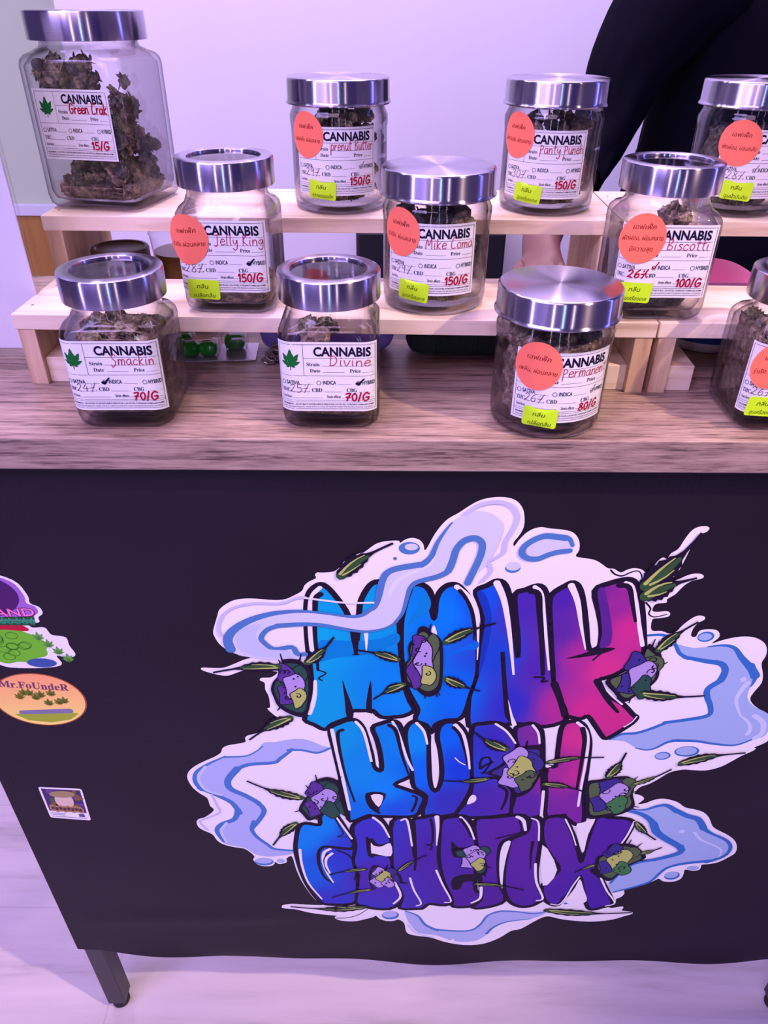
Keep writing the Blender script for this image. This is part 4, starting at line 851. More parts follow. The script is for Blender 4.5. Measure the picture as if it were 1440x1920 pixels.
M['lid_window'] = glassy('clear_lid_window', (0.72, 0.70, 0.78), (0.35, 0.33, 0.42), 2.0, 0.08, 1.75)
SQ = dict(h=0.0362, rc=0.0125, zs=0.0700, rn=0.0305, zn=0.0960, R=0.0366, l0=0.0905, l1=0.1100, ri=0.0272)
BIG = dict(h=0.0460, rc=0.0130, zs=0.1100, rn=0.0400, zn=0.1330, R=0.0483, l0=0.1275, l1=0.1480, ri=0.0)
MESH = {}
def cached(key, fn):
    if key not in MESH: MESH[key] = fn()
    return MESH[key]
def jar(kind, loc, label, group, rz=0.0, lab=None, name=None, pct=None, price=None, tick=None, bold_pct=False, fx=None, scent=None, seed=1, ticks='thin'):
    root = tag(empty('glass_jar', loc, rz), label, 'jar', group)
    if kind == 'round':
        link('jar_body', cached('rg', lambda: round_glass().mesh('jar_body', [M['glass']], True, 60)), root)
        lid = link('lid', cached('rl', lambda: MB().add(*lathe(ROUND_LID, 96)).mesh('lid', [M['steel']], True, 40)), root)
        f = round_map(0.0418, math.radians(lab[0])); f0 = round_map(0.0418)
    else:
        q = BIG if kind == 'big' else SQ
        link('jar_body', cached('sg' + kind, lambda: square_glass(q['h'], q['rc'], q['zs'], q['rn'], q['zn']).mesh('jar_body', [M['glass']], True, 60)), root)
        if q['ri']:
            lid = link('lid', cached('sl', lambda: MB().add(*lathe(ring_lid(q['R'], q['l0'], q['l1'], q['ri']), 96)).mesh('lid', [M['steel']], True, 35)), root)
            wn = link('lid_window', cached('sw', lambda: MB().add(*lathe([(q['ri'] + 0.0005, q['l1'] - 0.0019), (0.012, q['l1'] - 0.0014), (0, q['l1'] - 0.0013)], 64)).mesh('lid_window', [M['lid_window']], True)), lid)
            tag(wn, 'clear window in the lid')
        else:
            p = ring_lid(q['R'], q['l0'], q['l1'], 0.04)[:7] + [(0, q['l1'])]
            lid = link('lid', cached('bl', lambda: MB().add(*lathe(p, 96)).mesh('lid', [M['steel']], True, 35)), root)
        g = square_map(q['h'], q['rc']); f = lambda u, z, off: g(u + lab[0], z, off); f0 = square_map(q['h'], q['rc'], 42)
        if fx and fx.get('flat'): f0 = flat_map(q['h'])
    z0 = lab[1]; w_ = lab[2] if len(lab) > 2 else 1.0
    lb = MB(); vs, fs = panel(LW*w_, LH); lb.add([f(x, y + z0, 0.0003) for x, y in vs], fs)
    lbl = lb.build('label', M['paper'], root, smooth=True)
    tag(lbl, 'white printed label')
    sq_ = (lambda sh: [([(x*w_, y) for x, y in vs], fs) for vs, fs in sh])
    Wrap().lay(sq_(FORM), f, 0.00042, BLK, 0, z0).build('printed_form', M['print'], lbl)
    if not fx: Wrap().lay(sq_(LEAFMARK), f, 0.00042, GRN, 0, z0).build('leaf_emblem', M['print'], lbl)
    X = lambda t: (t - 0.5)*LW*w_
    Y = lambda t: (1 - t)*LH + z0
    pens = []
    def pw(nm_):
        p_ = Wrap(); pens.append((nm_, p_)); return p_
    if name:
        st = dict(h=0.0042, pen=0.00055); 
        if bold_pct == 'name': st = dict(h=0.0042, pen=0.0010)
        pw('handwritten_name').lay(hand(name, X(0.50 if name == 'Biscotti' else 0.46 if len(name) > 7 else 0.52 if len(name) > 5 else 0.60), Y(0.33), st['h'], width=(0.42 if name == 'Biscotti' else 0.50 if len(name) > 7 else 0.40 if len(name) > 5 else 0.28)*LW*w_, pen=st['pen'], slant=0.08, jit=0.5, seed=seed), f, 0.00056, CRIM if bold_pct == 'name' else PEN)
    if pct:
        if bold_pct is True: pw('handwritten_percentage').lay(hand(pct, X(0.16), Y(0.715), 0.0036, width=0.21*LW, pen=0.00105, slant=0.12, jit=0.3, seed=seed + 3), f, 0.00056, CRIM)
        else: pw('handwritten_percentage').lay(hand(pct, X(0.125), Y(0.715), 0.0038, width=0.20*LW, pen=0.0004, slant=0.1, jit=0.3, seed=seed + 3), f, 0.00056, DRK)
    if price: pw('handwritten_price').lay(hand(price, X(0.67), Y(0.838), 0.0035, width=(0.26 if len(price) > 4 else 0.24)*LW*w_, pen=0.00115, slant=0.05, jit=0.3, seed=seed + 7), f, 0.0006, CRIM)
    if tick:
        cx = {'I': 0.415, 'H': 0.805}[tick]
        if ticks == 'thick':
            pw('tick_mark').lay([ribbon(catmull([(X(cx) - 0.0016, Y(0.585)), (X(cx), Y(0.60)), (X(cx) + 0.0014, Y(0.565)), (X(cx) + 0.0036, Y(0.52))], False, 4), 0.0017, 0.0012), fill2d(ellipse((X(cx) - 0.0002, Y(0.585)), 0.0017, 0.0012, 16))], f, 0.00058, BLK)
        else:
            pw('tick_mark').lay([ribbon(catmull([(X(cx) - 0.0008, Y(0.57)), (X(cx), Y(0.59)), (X(cx) + 0.0016, Y(0.545)), (X(cx) + 0.0030, Y(0.50))], False, 4), 0.0009 if bold_pct else 0.0005)], f, 0.00058, CRIM if bold_pct else DRK)
    for nm_, p_ in pens: p_.build(nm_, M['pen'], lbl)
    if fx:
        Rm = 0.0418; u = math.radians(fx['a'])*Rm if 'a' in fx else fx['u']; z = fx['z']; rx, rz_ = fx.get('r', (0.0168, 0.0176))
        s = Wrap().lay(disc(rx, rz_), f0, 0.0008, (1, 1, 1), u, z).build('effect_sticker', M['coral'], root, smooth=True); tag(s, 'round coral sticker with handwriting')
        t = Wrap(); ls = fx['lines']
        for i, (tx, wd) in enumerate(ls):
            y = (0.0048 if len(ls) == 2 else 0.0068) - i*(0.0098 if len(ls) == 2 else 0.0078)
            t.lay(thai(tx, 0, y, 0.0032, wd, rot=fx.get('rot', 0.02)), f0, 0.00095, ink(120, 20, 40), u, z)
        t.build('handwriting', M['pen'], s)
    if scent:
        Rm = 0.0418; u = math.radians(scent['a'])*Rm if 'a' in scent else scent['u']; z = scent['z']; rot = scent.get('rot', -0.06)
        s = Wrap().lay(card(0.0245, 0.0150, rot=rot), f0, 0.0010, (1, 1, 1), u, z).build('scent_sticker', M['lime'], root, smooth=True); tag(s, 'small lime sticker with handwriting')
        t = Wrap()
        t.lay(thai('กลิ่น', -0.001, 0.0010, 0.0030, 0.0085, rot=rot), f0, 0.00115, ink(40, 48, 20), u, z)
        t.lay(thai(scent['text'], 0.0, -0.0058, 0.0028, scent.get('w', 0.0185), rot=rot), f0, 0.00115, ink(40, 48, 20), u, z)
        t.build('handwriting', M['pen'], s)
    return root

# ------------------------------------------------------------------ dried herb
BUDS3 = []
def bud_shape(seed, sub=4, rough=1.0):
    bm = bmesh.new(); bmesh.ops.create_icosphere(bm, subdivisions=sub, radius=1.0); bm.verts.index_update(); r = random.Random(seed); o = Vector((r.uniform(-50, 50), r.uniform(-50, 50), r.uniform(-50, 50)))
    vs = []
    for v in bm.verts:
        p = v.co.normalized(); f1 = noise.voronoi(p*2.6 + o)[0][0]; f2 = noise.voronoi(p*6.5 + o)[0][0]
        d = 1.02 + rough*(0.26*noise.noise(p*1.6 + o) + 0.36*(0.38 - f1) + 0.24*(0.4 - f2) + 0.10*noise.noise(p*14 + o))
        vs.append(p*d*0.92)
    fs = [tuple(v.index for v in f.verts) for f in bm.faces]; bm.free(); return vs, fs
for k in range(9): BUDS3.append(bud_shape(k, 3))
def add_bud(mb, c, r, rnd, mat=0, stretch=1.3):
    vs, fs = BUDS3[rnd.randrange(len(BUDS3))]
    mx = Matrix.Translation(c) @ Euler((rnd.uniform(0, 6), rnd.uniform(0, 6), rnd.uniform(0, 6))).to_matrix().to_4x4() @ Matrix.Diagonal((r*0.9, r*0.9, r*stretch*0.9, 1))
    mb.add(vs, fs, mat, mx=mx)
def add_flake(mb, c, r, rnd, mat=0):
    e = Euler((rnd.uniform(0, 6), rnd.uniform(0, 6), rnd.uniform(0, 6))).to_matrix(); p = Vector(c)
    a, b, n = e @ Vector((r, 0, 0)), e @ Vector((0, r*0.42, 0)), e @ Vector((0, 0, r*0.25))
    mb.add([p - a, p - a*0.3 + b + n, p + a*0.4 + b*0.8 + n, p + a, p + a*0.3 - b*0.9, p - a*0.4 - b + n*0.5], [(0, 1, 2, 3, 4, 5)], mat)
def inside(kind, x, y, m):
    if kind == 'round': return math.hypot(x, y) <= 0.0388 - m
    h = (0.0418 if kind == 'big' else 0.0326) - m; rc = max(0.002, 0.011 - m); ax, ay = abs(x), abs(y)
    if ax > h or ay > h: return False
    return not (ax > h - rc and ay > h - rc and math.hypot(ax - h + rc, ay - h + rc) > rc)
def mass(jarobj, kind, label, regions, seed, mats=('herb', 'herb_green', 'herb_dark'), flakes=240, core=None, fsize=1.0):
    """regions: (count, x0, x1, y0, y1, z0, z1, r0, r1) in the jar's own frame"""
    rnd = random.Random(seed); mb = MB(); made = []
    for n, x0, x1, y0, y1, z0, z1, r0, r1 in regions:
        k = 0; tries = 0
        while k < n and tries < n*60:
            tries += 1; r = rnd.uniform(r0, r1); x, y, z = rnd.uniform(x0, x1), rnd.uniform(y0, y1), rnd.uniform(z0, z1)
            if not inside(kind, x, y, r*1.36) or z - r*1.3 < 0.0062: continue
            if kind != 'big' and n > 16 and math.hypot(x, y) < 0.016: continue
            add_bud(mb, (x, y, z), r, rnd, 0 if rnd.random() < 0.62 else (1 if rnd.random() < 0.5 else 2), rnd.uniform(1.0, 1.25)); made.append((x, y, z, r)); k += 1
    if core:                                              # herb packed against the glass
        cr, z0, z1 = core[:3]; amp, sc_ = core[3:5] if len(core) > 3 else (0.006, 55); rm = 0.6 if kind == 'round' else 0.0
        nz = 44; lv = [(0.0, z0 + 0.001)] + [(cr*0.45, z0 + 0.0004), (cr*0.76, z0), (cr*0.84, z0 + 0.0008)] + [(cr*min(1.0, 0.86 + 0.14*math.sqrt(min(1.0, (z1 - z0)*k/nz/0.009))), z0 + (z1 - z0)*k/nz) for k in range(1, nz)] + [(cr*q, z1 + 0.002*(1 - q)) for q in (0.97, 0.85, 0.7, 0.5, 0.25, 0.0)]
        if kind == 'round': pv, pf = lathe(lv, 112)
        else: pv, pf, _ = rsq([(r, min(0.0105, r*0.9), z) for r, z in lv], 26)
        o_ = Vector((seed*3.1, 0, 0)); out = []
        for p in pv:
            p = Vector(p); q = p*sc_ + o_; f1 = noise.voronoi(q)[0][0]; f2 = noise.voronoi(p*sc_*2.7 + o_)[0][0]; n3 = noise.noise(p*sc_*7)
            d = amp*(0.75*f1 + 0.35*f2) + amp*0.16*n3; h = Vector((p.x, p.y, 0)); l = h.length or 1.0
            out.append((p.x - h.x/l*max(0, d), p.y - h.y/l*max(0, d), p.z + (amp*1.3*(0.4 - f1) + amp*0.4*n3 if p.z > z1 - 0.001 else 0)))
        mb.add(out, pf, core[5] if len(core) > 5 else 0)
    for k in range(flakes):
        x, y, z, r = made[rnd.randrange(len(made))]; d = Vector((rnd.gauss(0, 1), rnd.gauss(0, 1), rnd.gauss(0, 1))).normalized()*r*1.05
        fr = rnd.uniform(0.0014, 0.0030)*fsize
        if inside(kind, x + d.x, y + d.y, fr*1.15) and z + d.z - fr*1.1 > 0.0062: add_flake(mb, (x + d.x, y + d.y, z + d.z), fr, rnd, rnd.choice((0, 0, 1)))
    o = mb.build('dried_herb', [M[m] for m in mats], None, smooth=True)
    o.location = jarobj.location; o.rotation_euler = jarobj.rotation_euler
    return tag(o, label, 'herb', 'dried herb in the jars', 'stuff')
def bud(jarobj, c, r, label, seed, mat='herb_green'):
    rnd = random.Random(seed); mb = MB(); vs, fs = bud_shape(seed + 100, 4, 1.25)
    mb.add([Vector((v.x*r, v.y*r*0.9, v.z*r*0.95)) for v in vs], fs)
    for k in range(14):
        d = Vector((rnd.gauss(0, 1), rnd.gauss(0, 1), rnd.gauss(0, 1))).normalized()*r*0.95; add_flake(mb, d, r*0.2, rnd)
    o = mb.build('flower_bud', M[mat], None, smooth=True); o.location = Vector(jarobj.location) + Vector(c)
    return tag(o, label, 'bud')
# ------------------------------------------------------------------ the twelve jars
UP, LO = TT + 0.1095, TT + 0.060
RG, SG = 'round screw-lid jars', 'square window-lid jars'
RELAX, CHEER = 'ผ่อนคลาย', 'ร่าเริง'
j = jar('big', (-0.251, 0.262, UP), 'tall large square jar of curled dark leaves, upper left', 'display jars', math.radians(-12), (0.001, 0.0415, 0.92), 'Green Crak', None, '15/G', bold_pct='name', seed=3)
mass(j, 'big', 'curled dark leaves clinging inside the tall large square jar', [(34, -0.04, 0.04, -0.04, 0.04, 0.010, 0.030, 0.006, 0.010), (22, -0.035, 0.04, -0.04, 0.02, 0.022, 0.036, 0.005, 0.008), (26, 0.012, 0.04, -0.03, 0.04, 0.03, 0.082, 0.006, 0.010), (12, 0.020, 0.038, -0.03, 0.0, 0.06, 0.098, 0.004, 0.006), (46, -0.042, 0.010, -0.042, -0.022, 0.092, 0.114, 0.005, 0.008), (12, -0.042, 0.0, -0.042, -0.03, 0.086, 0.10, 0.004, 0.006), (12, -0.042, 0.03, -0.042, -0.02, 0.05, 0.07, 0.005, 0.007)], 21, flakes=1200, fsize=1.9, core=(0.0412, 0.0068, 0.019, 0.011, 70))
j = jar('round', (-0.041, 0.246, UP), 'round jar on the tall riser, left of centre, with 29% handwriting and hybrid ticked', RG, 0, (-3, 0.0165), 'prenut Butter', '29%', '150/G', 'H', fx=dict(a=-38, z=0.0625, lines=[('เอฟเฟ็ค', 0.0150), ('นอนหลับ, ' + RELAX, 0.0270)], rot=-0.03), scent=dict(a=-19, z=0.0205, text='หวานขนมเค้ก'), seed=5)
mass(j, 'round', 'dried herb in the round jar on the tall riser left of centre', [(26, -0.005, 0.034, -0.036, 0.02, 0.012, 0.078, 0.006, 0.009), (14, -0.034, 0.034, -0.036, -0.01, 0.010, 0.022, 0.006, 0.009), (16, -0.01, 0.034, -0.034, 0.02, 0.05, 0.079, 0.005, 0.008), (8, -0.02, 0.012, -0.036, -0.02, 0.07, 0.078, 0.004, 0.006)], 22, core=(0.028, 0.0075, 0.066, 0.008, 60))
j = jar('round', (0.145, 0.244, UP), 'round jar on the tall riser, nearest the hand, with 30% handwriting', RG, 0, (-19, 0.0150), 'Panty Puneh', '30%', '150/G', None, fx=dict(a=-54, z=0.0625, lines=[('เอฟเฟ็ค', 0.0150), ('มีความสุข, ' + RELAX, 0.0280)], rot=-0.04), scent=dict(a=-33, z=0.0185, text='ฉุนเครื่องเทศ', rot=-0.1), seed=6)
mass(j, 'round', 'dried herb in the round jar on the tall riser nearest the hand', [(30, -0.034, 0.034, -0.036, 0.03, 0.010, 0.030, 0.006, 0.009), (26, 0.004, 0.034, -0.036, 0.02, 0.02, 0.062, 0.006, 0.009), (18, -0.02, 0.034, -0.034, 0.03, 0.055, 0.074, 0.006, 0.009)], 23, core=(0.0335, 0.0068, 0.050, 0.009, 60))
j = jar('round', (0.313, 0.243, UP), 'round jar on the tall riser cut off by the right edge, indica ticked', RG, 0, (4, 0.0165), 'St', '28%', '150/G', 'I', fx=dict(a=-27, z=0.0590, lines=[('เอฟเฟ็ค', 0.0150), ('พักผ่อน, นอนหลับ', 0.0270)], rot=-0.03), scent=dict(a=-18, z=0.0225, text='ฉุนน้ำมันดิบ'), seed=7)
mass(j, 'round', 'dark dried herb in the round jar cut off by the right edge', [(40, -0.034, 0.034, -0.036, 0.03, 0.010, 0.030, 0.006, 0.009), (30, -0.028, 0.034, -0.036, 0.0, 0.02, 0.055, 0.006, 0.009)], 24, mats=('herb_dark', 'herb', 'herb_dark'), core=(0.0355, 0.0068, 0.066, 0.009, 60, 2))

j = jar('square', (-0.121, 0.128, LO), 'square jar on the low riser, left part, with coral sticker overhanging its corner', SG, math.radians(-2), (-0.0028, 0.0185), 'Jelly King', '28%', '150/G', 'H', fx=dict(u=-0.0265, z=0.0575, r=(0.0170, 0.0182), lines=[('เอฟเฟ็ค', 0.0165), (CHEER + ', ' + RELAX, 0.0285)], rot=0.06), scent=dict(u=-0.0175, z=0.0205, text='เปลือกส้ม', w=0.016, rot=-0.03), ticks='thick', seed=8)
mass(j, 'square', 'low layer of dried herb in the square jar with the overhanging coral sticker', [(34, -0.034, 0.034, -0.034, 0.034, 0.010, 0.018, 0.005, 0.008)], 25, flakes=260, core=(0.0322, 0.0066, 0.015, 0.007, 65))
j = jar('round', (0.040, 0.132, LO), 'round jar on the low riser, middle of the display, with 29% handwriting and no tick', RG, 0, (-10, 0.0170), 'Mike Coma', '29%', '150/G', None, fx=dict(a=-43, z=0.0620, lines=[('เอฟเฟ็ค', 0.0155), (CHEER + ', ' + RELAX, 0.0270)], rot=-0.08), scent=dict(a=-26, z=0.0195, text='ฉุนเครื่องเทศ', rot=-0.1), seed=9)
mass(j, 'round', 'lumpy dried herb in the round jar in the middle of the display', [(20, -0.034, 0.034, -0.036, 0.03, 0.012, 0.026, 0.007, 0.010), (26, -0.036, 0.036, -0.034, 0.02, 0.024, 0.062, 0.007, 0.010), (20, -0.034, 0.034, -0.034, 0.03, 0.056, 0.074, 0.007, 0.010)], 26, core=(0.0345, 0.0068, 0.064, 0.011, 55, 1))
bud(j, (0.008, -0.0275, 0.0165), 0.0088, 'greenish dried bud at the bottom front of the middle round jar', 31)
j = jar('square', (0.2115, 0.118, LO), 'square jar on the low riser over the joint, with bold 26% marker and indica ticked', SG, math.radians(0), (-0.0055, 0.0195), 'Biscotti', '26%', '100/G', 'I', bold_pct=True, fx=dict(u=-0.0245, z=0.0630, r=(0.0172, 0.0178), flat=True, lines=[('เอฟเฟ็ค', 0.0165), ('พักผ่อน, ' + RELAX, 0.0300), ('มีความสุข', 0.0170)], rot=-0.02), scent=dict(u=-0.0225, z=0.0235, text='ฉุนเครื่องเทศ'), seed=10)
mass(j, 'square', 'dried herb behind the label of the square jar over the joint', [(30, -0.034, 0.030, -0.034, 0.034, 0.011, 0.026, 0.006, 0.009), (22, -0.026, 0.016, -0.03, 0.03, 0.026, 0.058, 0.007, 0.010)], 27, mats=('herb_dark', 'herb', 'herb_dark'), flakes=260, core=(0.0285, 0.0066, 0.056, 0.008, 60, 2))
bud(j, (0.003, -0.016, 0.0720), 0.0125, 'dark dried bud showing above the label of the square jar over the joint', 32, 'herb')

j = jar('square', (-0.194, 0.0495, TT), 'square jar at the left end of the counter front, with 24% handwriting and indica ticked', SG, math.radians(1), (-0.001, 0.0165), 'Smackin', '24%', '70/G', 'I', ticks='thick', seed=11)
mass(j, 'square', 'dried herb filling the square jar at the left end of the counter front', [(30, -0.030, 0.034, -0.034, 0.034, 0.011, 0.020, 0.005, 0.008), (34, -0.030, 0.026, -0.03, 0.03, 0.020, 0.070, 0.006, 0.009), (20, -0.030, 0.026, -0.032, 0.0, 0.060, 0.073, 0.005, 0.007)], 28, mats=('herb', 'herb_green', 'herb_dark'), core=(0.0315, 0.0068, 0.068, 0.009, 60, 0))
j = jar('square', (-0.040, 0.0500, TT), 'square jar second from left on the counter front, with 25% handwriting', SG, 0, (-0.001, 0.0165), 'Divine', '25%', '70/G', 'H', ticks='thick', seed=12)
mass(j, 'square', 'dried herb in the square jar second from left on the counter front', [(26, -0.030, 0.034, -0.034, 0.034, 0.011, 0.020, 0.005, 0.008), (28, -0.030, 0.004, -0.03, 0.03, 0.020, 0.068, 0.006, 0.009)], 29, flakes=260, core=(0.0322, 0.0066, 0.026, 0.009, 65))
bud(j, (-0.004, -0.0235, 0.0155), 0.0080, 'pale brown bud at the bottom of the second square jar on the counter front', 33)
j = jar('round', (0.123, 0.0415, TT), 'round jar at the counter front with 26% handwriting and a broad starburst lid', RG, 0, (4, 0.0150), 'Permanent', '26%', '80/G', 'H', fx=dict(a=-24, z=0.0570, lines=[('เอฟเฟ็ค', 0.0165), ('เพลิน, ' + RELAX, 0.0270)], rot=-0.06), scent=dict(a=-16, z=0.0185, text='เปลือกส้ม', w=0.016, rot=-0.05), seed=13)
mass(j, 'round', 'dried herb filling the round jar at the counter front', [(120, -0.036, 0.036, -0.036, 0.03, 0.011, 0.072, 0.006, 0.009), (20, -0.034, 0.034, -0.034, 0.03, 0.062, 0.074, 0.006, 0.009)], 30, core=(0.0375, 0.0066, 0.070, 0.010, 55))
j = jar('square', (0.299, 0.0515, TT), 'square jar of finely broken herb cut off at the right counter front', SG, 0, (-0.006, 0.0150), None, '26%', '80/G', None, fx=dict(u=-0.0235, z=0.0530, flat=True, lines=[('เอฟเฟ็ค', 0.0160), (CHEER + ', ' + RELAX, 0.0280)]), scent=dict(u=-0.0225, z=0.0215, text='ฉุนเครื่องเทศ'), seed=14)
mass(j, 'square', 'finely broken herb filling the square jar at the right end of the counter front', [(40, -0.031, 0.031, -0.031, 0.031, 0.012, 0.066, 0.003, 0.0045), (30, -0.026, 0.026, -0.026, 0.026, 0.067, 0.072, 0.003, 0.0045)], 34, flakes=900, core=(0.0314, 0.0068, 0.069, 0.0052, 150))

# ------------------------------------------------------------------ behind and under the risers
sg = tag(empty('sign_stand', (-0.372, 0.142, TT)), 'white paper sign in a clear acrylic stand at the left edge', 'sign')
MB().add(*bar((-0.085, -0.002, 0.012), (0.0785, 0.0000, 0.30), 0.0005)).build('sign_sheet', M['sign'], sg)
MB().add(*bar((-0.087, 0.0002, 0.0), (0.0800, 0.0036, 0.305), 0.0006)).build('back_pane', M['acrylic'], sg)
MB().add(*bar((-0.087, -0.0048, 0.0122), (0.0800, -0.0022, 0.305), 0.0006)).build('front_pane', M['acrylic'], sg)
MB().add(*bar((-0.087, -0.020, 0.0), (0.0800, 0.030, 0.0118), 0.001)).build('stand_base', M['acrylic'], sg)

M['choc'] = plain('brown_lid_plastic', (0.075, 0.040, 0.035), 0.35)
t = tag(empty('small_jar', (-0.251, 0.242, TT)), 'small glass jar with dark brown lid under the tall riser', 'jar')
MB().add(*lathe([(0, 0), (0.021, 0), (0.0245, 0.002), (0.025, 0.006), (0.025, 0.050), (0.0232, 0.054), (0.0225, 0.058)], 48)).build('jar_body', M['glass'], t, smooth=True, angle=60)
MB().add(*lathe([(0.0235, 0.0585), (0.0262, 0.0585), (0.0268, 0.0595), (0.0268, 0.0705), (0.0258, 0.0722), (0.0232, 0.0724), (0.0222, 0.0712), (0.0212, 0.0706), (0, 0.0706)], 56)).build('lid', M['choc'], t, smooth=True, angle=35)
M['cream'] = plain('brown_cream', (0.20, 0.11, 0.055), 0.6)
MB().add(*lathe([(0, 0.002), (0.0225, 0.002), (0.0235, 0.006), (0.0235, 0.046), (0, 0.046)], 32)).build('filling', M['cream'], t, smooth=True, angle=40)

t = tag(empty('plastic_cup', (-0.203, 0.285, TT)), 'clear plastic cup of amber drink beside the brown-lidded jar', 'cup')
MB().add(*lathe([(0, 0.0005), (0.024, 0), (0.025, 0.002), (0.0305, 0.074), (0.0315, 0.076), (0.0305, 0.078), (0.024, 0.0815), (0, 0.0820)], 48)).build('cup_body', M['acrylic'], t, smooth=True, angle=60)
M['amber'] = plain('amber_drink', (0.30, 0.13, 0.04), 0.2)
MB().add(*lathe([(0, 0.002), (0.0235, 0.002), (0.0283, 0.058), (0, 0.058)], 40)).build('drink', M['amber'], t, smooth=True, angle=40)
def small_beads():
    cols = [(0.25, 0.02, 0.08), (0.10, 0.02, 0.10), (0.45, 0.18, 0.05), (0.02, 0.02, 0.05), (0.30, 0.05, 0.15)]
    for i, c in enumerate(cols):
        m = plain('bead_glaze', c, 0.2); r = 0.0062
        o = MB().add(*lathe([(0, -r), (r*0.5, -r*0.87), (r*0.87, -r*0.5), (r, 0), (r*0.87, r*0.5), (r*0.5, r*0.87), (0, r)], 20)).build('bead', m, None, smooth=True)
        o.location = (-0.226 + 0.0135*(i % 3) + 0.004*(i//3), 0.243 + 0.0125*(i//3), TT + r)
        tag(o, ['crimson glossy bead', 'dark plum glossy bead', 'orange-brown glossy bead', 'black glossy bead', 'wine red glossy bead'][i] + ' lying before the plastic cup', 'bead', 'loose beads by the cup')
small_beads()

# gummy pack
M['blister'] = glassy('clear_blister', (0.96, 0.96, 0.98), (0.6, 0.6, 0.7), 3.0, 0.04)
M['gummy'], nt, b = nm('green_gummy'); b.inputs['Base Color'].default_value = (0.006, 0.30, 0.016, 1); b.inputs['Roughness'].default_value = 0.12
b.inputs['Subsurface Weight'].default_value = 0.25; b.inputs['Subsurface Radius'].default_value = (0.002, 0.006, 0.002)
t = tag(empty('gummy_pack', (-0.153, 0.1485, TT), math.radians(4)), 'clear blister pack of green gummies on a silver card under the low riser', 'sweets')
M['card'] = plain('silver_card', (0.55, 0.50, 0.58), 0.25, 0.5)
MB().add(*box(0.076, 0.040, 0.0012, (0, 0.012, 0.0006), 0.0004)).build('backing_card', M['card'], t)
bl = MB()
for gx, gy, gw in ((-0.012, -0.0015, 0.031), (0.0175, 0.014, 0.0195), (-0.029, 0.020, 0.016), (0.021, -0.003, 0.013)):
    bl.add(*box(gw + 0.005, 0.0185, 0.0152, (gx, gy + 0.006, 0.0084), 0.005, 3))
bl.build('blister', M['blister'], t, smooth=True)
for gx, gy, gw in ((-0.0195, -0.0015, 0.0155), (-0.0045, -0.0015, 0.0155), (0.0175, 0.014, 0.0185), (-0.029, 0.020, 0.015)):
    MB().add(*box(gw, 0.0145, 0.0125, (gx, gy + 0.006, 0.0080), 0.0048, 3)).build('gummy', M['gummy'], t, smooth=True)

# keys
k = tag(empty('key_ring', (-0.092, 0.134, TT)), 'steel key chain with a mustard yellow loop under the low riser', 'keys')
def loop(r, c, tilt, rz, wire=0.0011, sx=1.0):
    mx = Matrix.Translation(c) @ Euler((tilt, 0, rz)).to_matrix().to_4x4()
    return tube([tuple(mx @ Vector((r*sx*math.cos(a), r*math.sin(a), 0))) for a in [2*PI*i/28 for i in range(28)]], wire, 8, closed=True)
MB().add(*loop(0.0115, (0.010, 0.006, 0.0035), 0.22, 0.2)).add(*loop(0.0118, (0.010, 0.006, 0.0058), 0.22, 0.2)).build('split_ring', M['chrome'], k, smooth=True)
for i, (cx, cy, cz, ti, rz) in enumerate(((-0.006, 0.008, 0.006, 0.9, 0.3), (-0.010, 0.003, 0.004, 0.3, 1.0), (-0.004, 0.015, 0.007, 1.2, -0.5), (0.020, 0.014, 0.006, 0.8, 0.7))):
    MB().add(*loop(0.0050, (cx, cy, cz), ti, rz, 0.0010, 1.35)).build('chain_link', M['chrome'], k, smooth=True)
M['mustard'] = plain('mustard_cord', (0.50, 0.28, 0.03), 0.6)
MB().add(*tube(catmull([(-0.006, 0.024, 0.0045), (-0.004, 0.034, 0.018), (0.008, 0.038, 0.022), (0.022, 0.036, 0.020), (0.034, 0.034, 0.012), (0.030, 0.024, 0.003), (0.010, 0.021, 0.003)], True, 5), 0.0022, 10, closed=True)).build('loop_cord', M['mustard'], k, smooth=True)
MB().add(*box(0.030, 0.006, 0.0035, (0.026, 0.012, 0.0105), 0.0012)).build('clasp', M['frame'], k)

